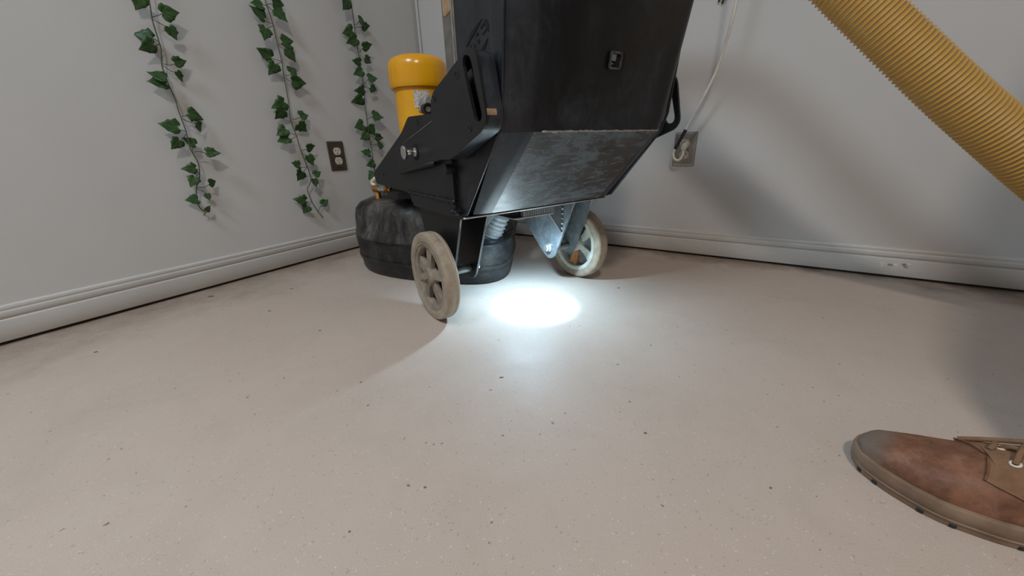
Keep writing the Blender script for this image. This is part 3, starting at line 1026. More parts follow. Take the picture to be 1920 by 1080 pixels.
obj('lamp_lens', bm, t.set((0.8, 0.9, 1.0), 0.3), lamp)
for nm, pw, ang, bl in (('lamp_beam', LED_SPOT, 56, 0.75), ('lamp_spill', LED_SPILL, 168, 0.8)):
    ld = bpy.data.lights.new(nm, 'SPOT')
    ld.energy = pw; ld.color = LED_COL; ld.spot_size = math.radians(ang); ld.spot_blend = bl; ld.shadow_soft_size = 0.012
    lo = bpy.data.objects.new(nm, ld); COL.objects.link(lo); lo.parent = G
    lo.location = (0.0, -0.05, 0.240)
    lo.rotation_euler = (math.radians(-12), math.radians(3), 0)

# ---------------------------------------------------------------- vacuum hose
def mat_hose():
    t = NT('yellow_hose_plastic')
    at = t.n('ShaderNodeAttribute'); at.attribute_name = 'ridge'
    f = t.ramp(at.outputs['Fac'], [(0.25, 0.0), (0.75, 1.0)])
    c = t.mix(f, (0.56, 0.36, 0.13), (0.82, 0.46, 0.06))
    c = t.mix(t.math('MULTIPLY', t.noise(6, 4), 0.25), c, (0.40, 0.27, 0.14))
    t.set(c, 0.35, 0.0, 0.5)
    t.b.inputs['Subsurface Weight'].default_value = 0.0
    tr = t.n('ShaderNodeBsdfTranslucent'); t.l(c, tr.inputs['Color'])
    mx = t.n('ShaderNodeMixShader'); mx.inputs[0].default_value = 0.25
    t.l(t.b.outputs[0], mx.inputs[1]); t.l(tr.outputs[0], mx.inputs[2])
    t.l(mx.outputs[0], t.t.nodes['Material Output'].inputs['Surface'])
    return t.m


HOSE = [(0.030, 1.290, 0.44), (0.045, 1.290, 0.60), (0.085, 1.270, 0.76), (0.165, 1.205, 0.905), (0.280, 1.110, 0.972), (0.390, 1.030, 0.962), (0.475, 0.975, 0.905), (0.553, 0.920, 0.818), (0.648, 0.868, 0.703), (0.750, 0.818, 0.594), (0.842, 0.780, 0.503), (0.928, 0.748, 0.425), (1.010, 0.718, 0.352), (1.095, 0.680, 0.275),
        (1.19, 0.64, 0.20), (1.30, 0.60, 0.115), (1.43, 0.555, 0.064), (1.60, 0.50, 0.056), (1.85, 0.40, 0.056)]
HOSE_R, HOSE_PITCH = 0.0435, 0.0090
pts = smooth_path(HOSE, 40)
cum = [0.0]
for a, b in zip(pts, pts[1:]): cum.append(cum[-1] + (b - a).length)
tot = cum[-1]
NS = int(tot / HOSE_PITCH * 9); path = []
j = 0
for k in range(NS + 1):
    d = tot * k / NS
    while j < len(cum) - 2 and cum[j + 1] < d: j += 1
    path.append(pts[j].lerp(pts[j + 1], (d - cum[j]) / max(cum[j + 1] - cum[j], 1e-9)))
fr = frames(path)
SEG = 44
verts, faces, ridge = [], [], []
for k, (p, tt, n, b) in enumerate(fr):
    s = tot * k / NS
    for q in range(SEG):
        th = 2 * PI * q / SEG
        ph = 2 * PI * s / HOSE_PITCH - th
        w = max(0.0, math.cos(ph)) ** 0.7
        r = HOSE_R - 0.0022 + 0.0034 * w
        verts.append(p + (n * math.cos(th) + b * math.sin(th)) * r)
        ridge.append(w)
for k in range(NS):
    for q in range(SEG):
        a, c = k * SEG + q, k * SEG + (q + 1) % SEG
        faces.append((a, c, c + SEG, a + SEG))
me = bpy.data.meshes.new('vacuum_hose')
me.from_pydata(verts, [], faces)
at = me.attributes.new('ridge', 'FLOAT', 'POINT')
at.data.foreach_set('value', ridge)
for p in me.polygons: p.use_smooth = True
me.materials.append(mat_hose())
ho = bpy.data.objects.new('vacuum_hose', me); COL.objects.link(ho)
tag(ho, 'thick yellow ribbed vacuum hose slanting down in front of the wall', 'hose')

# ---------------------------------------------------------------- ivy garlands on the left wall
IVY = [
 ([(1.0482,0.8687),(1.0558,0.8279),(1.0607,0.7946),(1.0624,0.7842),(1.0625,0.7588),(1.0618,0.7331),(1.0623,0.7093),(1.071,0.6732),(1.0713,0.6514),(1.0707,0.6238),(1.0669,0.5844),(1.0685,0.5611),(1.0689,0.537),(1.0686,0.4918),(1.0719,0.4516),(1.07,0.4342),(1.0638,0.4068),(1.0655,0.3807),(1.0755,0.3484),(1.0856,0.3327),(1.0945,0.2933),(1.0941,0.2692),(1.0858,0.2547),(1.0841,0.2502),(1.0911,0.2432)],
  [(1.0820,0.8193,1.0613,0.8364,1.0524,0.8435,125),(1.0221,0.8107,1.0306,0.8025,1.0616,0.7869,130),(1.0257,0.7567,1.0323,0.7652,1.0623,0.7830,105),(1.0910,0.7407,1.0770,0.7350,1.0619,0.7304,130),(1.0926,0.7084,1.0820,0.7153,1.0630,0.7250,135),(1.0285,0.6859,1.0362,0.6815,1.0697,0.6761,110),(1.0363,0.6471,1.0409,0.6564,1.0694,0.6721,90),(1.0910,0.6463,1.0810,0.6352,1.0713,0.6371,120),(1.0969,0.6225,1.0841,0.6202,1.0703,0.6294,135),(1.0293,0.5431,1.0449,0.5416,1.0689,0.5370,135),(1.0295,0.5078,1.0377,0.5184,1.0689,0.5325,100),(1.1063,0.5063,1.0908,0.5021,1.0679,0.4943,140),(1.1014,0.4583,1.0899,0.4689,1.0690,0.4903,115),(1.0671,0.4687,1.0592,0.4577,1.0712,0.4396,110),(1.0216,0.4278,1.0361,0.4316,1.0723,0.4359,115),(1.0907,0.3937,1.0800,0.3876,1.0661,0.3834,110),(1.0913,0.3499,1.0794,0.3637,1.0664,0.3775,105),(1.0401,0.3452,1.0544,0.3370,1.0850,0.3320,90),(1.0634,0.2996,1.0657,0.3092,1.0864,0.3271,70),(1.1064,0.2999,1.0975,0.2930,1.0942,0.2925,105),(1.0781,0.2650,1.0850,0.2545,1.0858,0.2547,70)]),
 ([(0.7253,0.958),(0.7301,0.9063),(0.7301,0.8928),(0.7263,0.846),(0.7281,0.7821),(0.725,0.7284),(0.727,0.6859),(0.7277,0.6021),(0.7299,0.5833),(0.7369,0.5357),(0.7309,0.4853),(0.7287,0.4255),(0.7176,0.3732),(0.712,0.3318),(0.7169,0.3115),(0.7333,0.2859),(0.7235,0.2357),(0.7072,0.1961),(0.6925,0.1667)],
  [(0.7612,0.8915,0.7507,0.8865,0.7301,0.8928,100),(0.7704,0.8625,0.7598,0.8513,0.7276,0.8410,125),(0.7698,0.8063,0.7589,0.8152,0.7263,0.8350,110),(0.6854,0.9048,0.7059,0.9009,0.7295,0.8953,120),(0.6875,0.8730,0.7026,0.8797,0.7287,0.8916,115),(0.6887,0.7931,0.7044,0.7878,0.7272,0.7816,110),(0.6878,0.7549,0.7035,0.7642,0.7272,0.7758,120),(0.7779,0.7445,0.7653,0.7357,0.7250,0.7284,125),(0.7642,0.7009,0.7543,0.7111,0.7261,0.7242,115),(0.6920,0.7032,0.7066,0.6900,0.7268,0.6866,105),(0.6780,0.6651,0.7017,0.6638,0.7275,0.6807,125),(0.7688,0.5922,0.7496,0.5928,0.7309,0.5857,130),(0.7767,0.5583,0.7573,0.5663,0.7311,0.5803,115),(0.6846,0.5517,0.7042,0.5490,0.7338,0.5431,110),(0.7005,0.5122,0.7152,0.5206,0.7344,0.5376,115),(0.7865,0.5023,0.7685,0.5011,0.7319,0.4864,105),(0.7808,0.4677,0.7639,0.4721,0.7301,0.4834,115),(0.6917,0.4451,0.7067,0.4367,0.7288,0.4286,100),(0.6984,0.3985,0.7107,0.4110,0.7279,0.4235,105),(0.7668,0.3848,0.7551,0.3746,0.7176,0.3732,95),(0.7510,0.3391,0.7407,0.3496,0.7181,0.3712,105),(0.6884,0.3458,0.7006,0.3363,0.7127,0.3327,90),(0.7058,0.3104,0.7069,0.3252,0.7125,0.3298,85),(0.7733,0.2476,0.7543,0.2429,0.7237,0.2388,115),(0.7617,0.2120,0.7533,0.2193,0.7242,0.2328,95),(0.6695,0.2283,0.6831,0.2178,0.7072,0.1961,95)]),
 ([(0.3848,1.0513),(0.3866,0.989),(0.3841,0.9258),(0.3887,0.8347),(0.3929,0.7464),(0.3935,0.6816),(0.397,0.6009),(0.3959,0.5176),(0.4025,0.4165),(0.4059,0.3189)],
  [(0.4251,0.9730,0.4010,0.9825,0.3853,0.9950,119),(0.3418,0.9299,0.3643,0.9213,0.3850,0.9079,103),(0.3306,0.9097,0.3494,0.9051,0.3856,0.8958,87),(0.4181,0.8800,0.3985,0.8786,0.3870,0.8685,103),(0.4136,0.8451,0.3906,0.8505,0.3877,0.8545,111),(0.3513,0.8348,0.3729,0.8247,0.3900,0.8067,95),(0.3522,0.7839,0.3697,0.7871,0.3905,0.7973,87),(0.4072,0.7711,0.3918,0.7681,0.3925,0.7561,79),(0.4125,0.7300,0.3914,0.7348,0.3930,0.7400,98),(0.3457,0.7195,0.3682,0.7091,0.3935,0.6881,95),(0.3507,0.6722,0.3674,0.6751,0.3935,0.6829,79),(0.4222,0.6684,0.4027,0.6644,0.3948,0.6516,98),(0.4282,0.6278,0.4042,0.6319,0.3954,0.6382,111),(0.3454,0.5687,0.3707,0.5635,0.3964,0.5527,108),(0.4416,0.5272,0.4203,0.5241,0.3960,0.5162,103),(0.4318,0.4805,0.4092,0.4863,0.3971,0.4999,98),(0.3737,0.5123,0.3937,0.5222,0.3963,0.5458,98),(0.3504,0.4857,0.3724,0.4758,0.4001,0.4531,87),(0.3484,0.4413,0.3672,0.4438,0.4004,0.4495,82),(0.4345,0.4102,0.4153,0.4040,0.4034,0.3906,92),(0.4259,0.3619,0.4049,0.3675,0.4037,0.3831,87),(0.4379,0.3168,0.4171,0.3211,0.4054,0.3341,87)]),
]



def mat_leaf():
    t = NT('ivy_leaf')
    co = t.coord()
    sp = t.n('ShaderNodeSeparateXYZ'); t.l(co, sp.inputs[0])
    ax = t.math('ABSOLUTE', sp.outputs[0])
    vein = t.ramp(ax, [(0.012, 1.0), (0.05, 0.0)])
    # side veins fan out from the stalk
    an = t.math('ARCTAN2', ax, t.math('ADD', sp.outputs[1], 0.06))
    v2 = t.ramp(t.math('ABSOLUTE', t.math('SUBTRACT', an, 0.62)), [(0.02, 1.0), (0.10, 0.0)])
    v3 = t.ramp(t.math('ABSOLUTE', t.math('SUBTRACT', an, 1.35)), [(0.02, 1.0), (0.12, 0.0)])
    v = t.math('MAXIMUM', vein, t.math('MAXIMUM', v2, v3))
    oi = t.n('ShaderNodeObjectInfo')
    base = t.mix(oi.outputs['Random'], (0.024, 0.070, 0.016), (0.045, 0.110, 0.024))
    base = t.mix(t.ramp(t.noise(7, 4), [(0.35, 0.0), (0.7, 1.0)]), base, (0.016, 0.046, 0.014))
    c = t.mix(t.math('MULTIPLY', v, 0.45), base, (0.085, 0.17, 0.05))
    t.set(c, 0.5, 0.0, 0.4)
    return t.m


MAT['leaf'] = mat_leaf()
MAT['stem'] = simple('ivy_stem', (0.075, 0.085, 0.045), 0.6, 0, 0.3, 60)


def leaf_mesh(seed):
    rnd = random.Random(seed)
    half = [(0.0, 0.02), (0.20, -0.12), (0.38, -0.02), (0.52, 0.16), (0.41, 0.32), (0.40, 0.50), (0.25, 0.62), (0.12, 0.80), (0.0, 1.0)]
    mid = [(0.0, 0.02), (0.0, 0.02), (0.0, 0.10), (0.0, 0.20), (0.0, 0.30), (0.0, 0.45), (0.0, 0.60), (0.0, 0.80), (0.0, 1.0)]
    bm = bm_new()
    fold = rnd.uniform(0.10, 0.28); curl = rnd.uniform(-0.20, 0.12)

    def P(x, y):
        z = abs(x) * fold + curl * y * y + 0.03 * math.sin(9 * x + 7 * y + seed)
        return Vector((x * rnd_w, y - 0.02, z))
    rnd_w = rnd.uniform(0.9, 1.12)
    jit = [[(x * (1 + rnd.uniform(-0.10, 0.10)), y + rnd.uniform(-0.03, 0.03)) if 0 < i < 8 else (x, y) for i, (x, y) in enumerate(half)] for _ in range(2)]
    ml = [mid[0]] + [mid[i] for i in range(2, 9)]
    m = [bm.verts.new(P(*q)) for q in ml]           # 8 points on the midrib
    for sgn, hh in ((1, jit[0]), (-1, jit[1])):
        e = [bm.verts.new(P(sgn * x, y)) for x, y in hh[1:8]]
        q = [bm.verts.new(P(sgn * x * 0.5, y * 0.5 + ml[min(i, 7)][1] * 0.5)) for i, (x, y) in enumerate(hh[1:8])]
        F = []
        for i in range(6):
            F.append((e[i], e[i + 1], q[i + 1], q[i]))
            F.append((q[i], q[i + 1], m[i + 1], m[i]))
        F.append((e[6], m[7], q[6])); F.append((q[6], m[7], m[6]))
        F.append((m[0], e[0], q[0]))
        for f in F:
            try: bm.faces.new(f)
            except ValueError: pass
    bmesh.ops.remove_doubles(bm, verts=bm.verts[:], dist=1e-5)
    bmesh.ops.recalc_face_normals(bm, faces=bm.faces[:])
    if sum(f.normal.z for f in bm.faces) < 0: bmesh.ops.reverse_faces(bm, faces=bm.faces[:])
    bmesh.ops.solidify(bm, geom=bm.faces[:], thickness=0.008)
    me = bpy.data.meshes.new('leaf'); bm.to_mesh(me); bm.free()
    for p in me.polygons: p.use_smooth = True
    me.materials.append(MAT['leaf'])
    return me


LEAVES = [leaf_mesh(s) for s in (1, 2, 3, 4, 5)]
IVY_LABELS = ['ivy garland hanging on the left wall, farthest from the corner', 'ivy garland hanging just left of the left wall outlet, the middle of three',
              'ivy garland hanging between the left wall outlet and the yellow motor']
IVY_SCALE = [0.001328, 0.001616, 0.001928]
rnd = random.Random(21)
for gi, (stem, lvs) in enumerate(IVY):
    s0, z0 = stem[-1]
    root = empty('ivy_garland', wl(s0, z0, 0.03))
    tag(root, IVY_LABELS[gi], 'ivy', 'artificial ivy garlands on the left wall')
    rel = lambda s, z, o: wl(s, z, o) - root.location
    offs = lambda z: 0.026 + 0.006 * math.sin(z * 17 + gi)
    # carry the garland on above the frame
    (sa, za), (sb, zb) = stem[0], stem[1]
    top = [(sa - 0.012 * math.sin(k * 1.3), za + 0.09 * k) for k in range(5, 0, -1)]
    full = top + list(stem)
    bm = bm_new()
    add_tube(bm, smooth_path([rel(s, z, offs(z)) for s, z in full], 4), 0.0016, 6)
    lv_all = list(lvs)
    for k in range(1, 5):
        s, z = sa - 0.012 * math.sin(k * 1.3), za + 0.09 * k
        for sg in (-1, 1):
            lv_all.append((s + sg * 0.035, z - 0.02, s + sg * 0.018, z - 0.006, s, z, 120))
    for (cs, cz, ps, pz, ns, nz, size) in lv_all:
        o = offs(nz)
        A, B = rel(ns, nz, o), rel(ps, pz, o + rnd.uniform(-0.004, 0.012))
        mid = (A + B) / 2 + Vector((0, 0, 0.25 * (A - B).length * rnd.uniform(-0.6, 0.6)))
        add_tube(bm, smooth_path([A, mid, B], 3), 0.0011, 5)
        ln = size / 4.909 * IVY_SCALE[gi] * 1.22
        e = (LD * (cs - ps) + Vector((0, 0, cz - pz)))
        e = e.normalized()
        # tips droop
        e = (e + Vector((0, 0, -0.25))).normalized()
        xax = e.cross(RD).normalized()
        Rm = Matrix((xax, e, RD)).transposed().to_4x4()
        lf = bpy.data.objects.new('leaf', LEAVES[rnd.randrange(5)])
        COL.objects.link(lf); lf.parent = root
        base = rel(cs, cz, o) - e * ln * 0.42 + RD * (B - A).dot(RD)
        lf.matrix_local = (Matrix.Translation(base) @ Rm @ Matrix.Rotation(rnd.uniform(-0.5, 0.5), 4, 'Y') @ Matrix.Rotation(rnd.uniform(-0.45, 0.2), 4, 'X')
                           @ Matrix.Rotation(rnd.uniform(-0.35, 0.35), 4, 'Z') @ Matrix.Diagonal((ln, ln, ln, 1)))
    obj('stem', bm, MAT['stem'], root, True)

# ---------------------------------------------------------------- wall outlets
MAT['bronze'] = simple('bronze_plate', (0.088, 0.064, 0.048), 0.38, 0.3, 0.2, 30)
MAT['bronze_lit'] = simple('lit_bronze_plate', (0.29, 0.255, 0.215), 0.34, 0.35, 0.15, 30, (0.42, 0.40, 0.36), 0.2)  # same plate as the left outlet, stronger light put into its colour


def outlet(fn, s0, z0, sgn, m, label):
    """sgn turns local right into the wall coordinate"""
    root = empty('wall_outlet', fn(s0, z0, 0))
    tag(root, label, 'outlet')
    pl = lambda a, b, t: fn(s0 + sgn * a, z0 + b, t) - root.location
    bm = bm_new()

    def rect(w, h, t, r): return [pl(x, y, t) for x, y in round_poly([(-w, -h), (w, -h), (w, h), (-w, h)], r, 3)]
    rings = [rect(0.0375, 0.059, 0.0, 0.004), rect(0.0375, 0.059, 0.002, 0.004), rect(0.0355, 0.057, 0.0048, 0.004), rect(0.0295, 0.051, 0.0056, 0.003), rect(0.0285, 0.050, 0.0040, 0.003),
             rect(0.0245, 0.046, 0.0042, 0.003), rect(0.0235, 0.045, 0.0062, 0.003), rect(0.001, 0.001, 0.0062, 0.0003)]
    R = [[bm.verts.new(p) for p in r] for r in rings]
    for A, B in zip(R, R[1:]):
        for k in range(len(A)): bm.faces.new((A[k], A[(k + 1) % len(A)], B[(k + 1) % len(A)], B[k]))
    bm.faces.new(R[0]); bm.faces.new(R[-1])
    bmesh.ops.recalc_face_normals(bm, faces=bm.faces[:])
    obj('cover_plate', bm, m, root)
    for dz in (0.0192, -0.0192):
        out = []
        for k in range(32):
            th = 2 * PI * k / 32
            out.append((0.0168 * math.cos(th), max(-0.0142, min(0.0142, 0.0168 * math.sin(th)))))
        bm = bm_new(); add_prism(bm, out, lambda a, b, t: pl(a, b + dz, 0.0058 + t), 0.0022)
        f = obj('receptacle', bm, MAT['white_plastic'], root)
        for x, h in ((-0.0062, 0.0040), (0.0062, 0.0034)):
            bm = bm_new(); add_prism(bm, [(x - 0.0011, 0.003 - h), (x + 0.0011, 0.003 - h), (x + 0.0011, 0.003 + h), (x - 0.0011, 0.003 + h)], lambda a, b, t: pl(a, b + dz, 0.0077 + t), 0.0006)
            obj('slot', bm, MAT['trim_dark'], f)
        bm = bm_new(); add_prism(bm, [(0.0024 * math.cos(k * PI / 6), -0.0085 + 0.0026 * math.sin(k * PI / 6)) for k in range(12)], lambda a, b, t: pl(a, b + dz, 0.0077 + t), 0.0006)
        obj('ground_hole', bm, MAT['trim_dark'], f)
    bm = bm_new(); add_prism(bm, [(0.0026 * math.cos(k * PI / 6), 0.0026 * math.sin(k * PI / 6)) for k in range(12)], lambda a, b, t: pl(a, b, 0.0060 + t), 0.0012)
    obj('screw', bm, m, root)
    return root


outlet(wl, 0.5614, 0.4057, -1, MAT['bronze'], 'dark brown double outlet on the left wall with nothing plugged in')
outlet(wr, 1.2834, 0.3935, 1, MAT['bronze_lit'], 'brown double outlet on the right wall with a plug in it')

# ---------------------------------------------------------------- cord plugged into the right outlet
CR = empty('power_cord', wr(1.2852, 0.36, 0.03))
tag(CR, 'white power cord with black tape plugged into the right wall outlet', 'cord')
rl = lambda s, z, o: wr(s, z, o) - CR.location
bm = bm_new()
def prect(zc, hw, hh, o0): return [rl(1.2846 + a, zc + b, o0) for a, b in round_poly([(-hw, -hh), (hw, -hh), (hw, hh), (-hw, hh)], min(hw, hh) * 0.7, 3)]
secs = [prect(0.4130, 0.0135, 0.0125, 0.0080), prect(0.4125, 0.0140, 0.0125, 0.0200), prect(0.4080, 0.0125, 0.0130, 0.0290), prect(0.4010, 0.0085, 0.0110, 0.0345), prect(0.3920, 0.0060, 0.0070, 0.0375)]
R = [[bm.verts.new(p) for p in r] for r in secs]
for A, B in zip(R, R[1:]):
    for k in range(len(A)): bm.faces.new((A[k], A[(k + 1) % len(A)], B[(k + 1) % len(A)], B[k]))
bm.faces.new(R[0]); bm.faces.new(R[-1])
bmesh.ops.recalc_face_normals(bm, faces=bm.faces[:])
obj('plug', bm, MAT['white_plastic'], CR, True, 50)
CUP = [(1.41, 1.35, 0.20), (1.405, 1.10, 0.175), (1.397, 0.93, 0.15), (1.3892, 0.7982, 0.13), (1.3836, 0.7475, 0.12), (1.3733, 0.6841, 0.105), (1.3561, 0.6163, 0.09), (1.3264, 0.5437, 0.075), (1.2871, 0.4593, 0.055), (1.2576, 0.3966, 0.042)]
CLO = [(1.2562, 0.393, 0.042), (1.255, 0.3729, 0.042), (1.2621, 0.3599, 0.042), (1.2751, 0.358, 0.042), (1.2843, 0.3707, 0.042), (1.2855, 0.3869, 0.036)]
bm = bm_new(); add_tube(bm, smooth_path([rl(*q) for q in CUP[:-1] + CLO], 8), 0.0044, 10)
obj('cable', bm, MAT['white_cord'], CR, True)
bm = bm_new(); tp = smooth_path([rl(*q) for q in CUP[-2:]], 14)
add_tube(bm, tp, [0.0056 + 0.0003 * math.sin(k * 1.9) for k in range(len(tp))], 12)
obj('tape_wrap', bm, MAT['tape'], CR, True, 50)

# thin white cable running up the corner
bm = bm_new()
cc = [(0.014, z) for z in (0.0, 0.5, 1.0, 1.6, ROOM_H)]
pth = [CORNER + LD * (0.012 - 0.004 * z) + RD * (0.013 + 0.004 * z) + Vector((0, 0, z)) for z in (0.10, 0.45, 0.80, 1.15, 1.6, 2.44)]
add_tube(bm, smooth_path(pth, 6), 0.0058, 10)
tag(obj('corner_cable', bm, MAT['wall'], None, True), 'thin pale cable running up the corner behind the yellow motor', 'cable')

# dark wire ends hanging at the top of the right wall
WE = empty('wire_ends', wr(1.333, 0.826, 0.014)); tag(WE, 'tiny dark wire ends on the right wall beside the white cord, at the top edge', 'wire')
for ds, dz in ((-0.007, 0.0), (0.0035, -0.006)):
    bm = bm_new(); add_tube(bm, [wr(1.333 + ds, 0.832 + dz, 0.006) - WE.location, wr(1.340 + ds, 0.845 + dz, 0.010) - WE.location, wr(1.352 + ds, 0.865, 0.008) - WE.location], 0.0026, 8)
    obj('wire', bm, MAT['tape'], WE, True)

# flaked paint on the right baseboard
random.seed(11)
for k in range(7):
    s, z = 1.926 + random.uniform(-0.035, 0.035), 0.042 + random.uniform(-0.008, 0.008)
    out = [(s + random.uniform(0.004, 0.009) * math.cos(q * PI / 4), z + random.uniform(0.002, 0.0045) * math.sin(q * PI / 4)) for q in range(8)]
    bm = bm_new(); add_prism(bm, out, lambda a, b, t: wr(a, b, 0.0132 + t), 0.0012)
    obj('paint_flake', bm, MAT['white_cord'] if k % 3 else MAT['alu_dull'], bb_r)

# ---------------------------------------------------------------- the shoe
# ---------------------------------------------------------------- the shoe: sole outline and upper surface (x = towards the heel, y = far side)
SO = Vector((0.560, 0.307, 0.0)); SROT = math.atan2(-0.49, 0.87)
NEAR = [(-0.1200, 0.028), (-0.1165, 0.004), (-0.102, -0.016), (-0.082, -0.033), (-0.056, -0.047), (-0.021, -0.0520), (0.008, -0.051), (0.06, -0.042), (0.11, -0.037), (0.15, -0.034), (0.174, -0.022), (0.182, 0.0)]
FAR = [(-0.1200, 0.028), (-0.114, 0.046), (-0.098, 0.058), (-0.06, 0.062), (-0.02, 0.056), (0.03, 0.045), (0.09, 0.036), (0.14, 0.034), (0.172, 0.024), (0.182, 0.0)]


def interp(tab, x):
    if x <= tab[0][0]: return tab[0][1]
    for (a, b), (c, d) in zip(tab, tab[1:]):
        if x <= c:
            t = (x - a) / max(c - a, 1e-9)
            return b + (d - b) * t
    return tab[-1][1]


HT = [(-0.117, 0.036), (-0.112, 0.044), (-0.102, 0.051), (-0.085, 0.056), (-0.06, 0.061), (-0.03, 0.070), (0.0, 0.082), (0.03, 0.094), (0.06, 0.104), (0.09, 0.111), (0.12, 0.113), (0.15, 0.110), (0.178, 0.102)]


def upper_pt(x, t, off=0.0):
    """t from -1 (near welt) over the top to 1 (far welt)"""
    yn, yf = interp(NEAR, x) + 0.0055, interp(FAR, x) - 0.0055
    if x < -0.11:
        yn = min(yn, 0.027); yf = max(yf, 0.029)
    c = (yn + yf) / 2; w = (yf - yn) / 2
    z0 = 0.025
    h = interp(HT, x) - z0
    a = t * PI / 2
    sy = math.copysign(abs(math.sin(a)) ** 0.78, a); cz = math.cos(a) ** 0.72 if abs(t) < 1 else 0.0
    if x > 0.02: cz = min(cz, 1.0)
    return Vector((x, c + (w + off) * sy, z0 + (h + off) * cz))



def mat_leather(name, c0, c1, dust, amt, rough, scuff=None):
    t = NT(name)
    f = t.noise(42, 6, 0.68)
    c = t.mix(t.ramp(f, [(0.36, 0.0), (0.64, 1.0)]), c0, c1)
    d = t.ramp(t.noise(17, 6, 0.7, dist=0.8), [(0.70 - amt * 0.35, 0.0), (0.92 - amt * 0.25, 1.0)])
    c = t.mix(t.math('MULTIPLY', d, 0.75), c, dust)
    if scuff:
        sx_ = t.n('ShaderNodeSeparateXYZ'); t.l(t.coord(), sx_.inputs[0])
        e = t.math('ADD', t.math('ADD', sx_.outputs[0], t.math('MULTIPLY', sx_.outputs[1], -0.35)), t.math('MULTIPLY', t.math('SUBTRACT', t.noise(55, 5, 0.7), 0.5), 0.055))
        mr = t.n('ShaderNodeMapRange'); mr.inputs[1].default_value = -0.112; mr.inputs[2].default_value = -0.088; mr.inputs[3].default_value = 0.9; mr.inputs[4].default_value = 0.0
        t.l(e, mr.inputs[0])
        c = t.mix(mr.outputs[0], c, scuff)
    t.set(c, rough, 0, 0.35)
    t.bump(t.noise(420, 3), 0.25, 0.0006)
    return t.m


MAT['leather'] = mat_leather('dusty_brown_leather', (0.110, 0.050, 0.028), (0.225, 0.100, 0.056), (0.33, 0.205, 0.150), 0.6, 0.6, (0.165, 0.125, 0.10))
MAT['toe'] = mat_leather('scuffed_grey_leather', (0.17, 0.125, 0.095), (0.24, 0.18, 0.14), (0.15, 0.10, 0.075), 0.5, 0.65)
MAT['suede'] = mat_leather('rough_brown_suede', (0.165, 0.088, 0.047), (0.235, 0.13, 0.072), (0.32, 0.20, 0.13), 0.4, 0.85)
MAT['sole'] = simple('dusty_brown_sole', (0.20, 0.13, 0.085), 0.7, 0, 0.2, 40, (0.30, 0.215, 0.15), 0.5, 0.2)
MAT['sock'] = simple('dark_sock', (0.03, 0.03, 0.035), 0.9)
SH = empty('work_shoe', SO, SROT)
tag(SH, 'dusty brown leather lace-up work shoe with a scuffed grey toe, on the front foot', 'shoe')


def sole_outline(off=0.0, n=6):
    P = smooth_path([Vector((x, y, 0)) for x, y in NEAR], n) + list(reversed(smooth_path([Vector((x, y, 0)) for x, y in FAR], n)))[1:-1]
    out = []
    N = len(P)
    for i in range(N):
        a, b = P[i - 1], P[(i + 1) % N]
        t = (b - a).normalized()
        out.append((P[i].x + t.y * off, P[i].y - t.x * off))
    return out


def loft_closed(layers):
    bm = bm_new()
    R = [[bm.verts.new((x, y, z)) for x, y in L] for L, z in layers]
    for A, B in zip(R, R[1:]):
        for k in range(len(A)): bm.faces.new((A[k], A[(k + 1) % len(A)], B[(k + 1) % len(A)], B[k]))
    bm.faces.new(list(reversed(R[0]))); bm.faces.new(R[-1])
    bmesh.ops.recalc_face_normals(bm, faces=bm.faces[:])
    return bm


SGN = 1
sole = obj('sole', loft_closed([(sole_outline(-0.004), 0.006), (sole_outline(-0.001), 0.0065), (sole_outline(0.0), 0.010), (sole_outline(0.0005), 0.0105), (sole_outline(-0.0008), 0.012),
                                (sole_outline(0.0004), 0.014), (sole_outline(0.001), 0.022), (sole_outline(-0.0002), 0.0275), (sole_outline(-0.004), 0.0290), (sole_outline(-0.009), 0.0285)]), MAT['sole'], SH, True, 40)
obj('outsole', loft_closed([(sole_outline(-0.008), 0.0), (sole_outline(-0.0025), 0.0005), (sole_outline(-0.0015), 0.003), (sole_outline(-0.0015), 0.0068)]), MAT['sole'], SH, True, 40)
ol = sole_outline(-0.0012)
for k in range(6, len(ol), 5):
    x, y = ol[k]; x2, y2 = ol[(k + 1) % len(ol)]
    if k % 3 == 1: continue
    ang = math.atan2(y2 - y, x2 - x)
    bm = bm_new(); add_box(bm, (-0.0032, -0.003, 0.001), (0.0032, 0.003, 0.0062), Matrix.Translation((x, y, 0)) @ Matrix.Rotation(ang, 4, 'Z') @ Matrix.Translation((0, (0.0024 if math.sin(ang) * (x - 0.02) - math.cos(ang) * y > 0 else -0.0024), 0))); bevel(bm, 0.001, 1)
    obj('tread_notch', bm, MAT['trim_dark'], sole)
# upper
XS = [-0.1172, -0.1165, -0.115, -0.112, -0.108, -0.103, -0.097, -0.09, -0.08] + [-0.07 + 0.01 * k for k in range(25)] + [0.1765]
bm = bm_new()
NTT = 29
rows = []
for x in XS:
    rows.append([bm.verts.new(upper_pt(x, -1 + 2 * k / (NTT - 1))) for k in range(NTT)])
for A, B in zip(rows, rows[1:]):
    for k in range(NTT - 1): bm.faces.new((A[k], A[k + 1], B[k + 1], B[k]))
bm.faces.new(rows[0]); bm.faces.new(list(reversed(rows[-1])))
bmesh.ops.recalc_face_normals(bm, faces=bm.faces[:])
mi = []
for f in bm.faces:
    c = f.calc_center_median()
    f.material_index = 0
upper = obj('upper', bm, MAT['leather'], SH, True, 60)
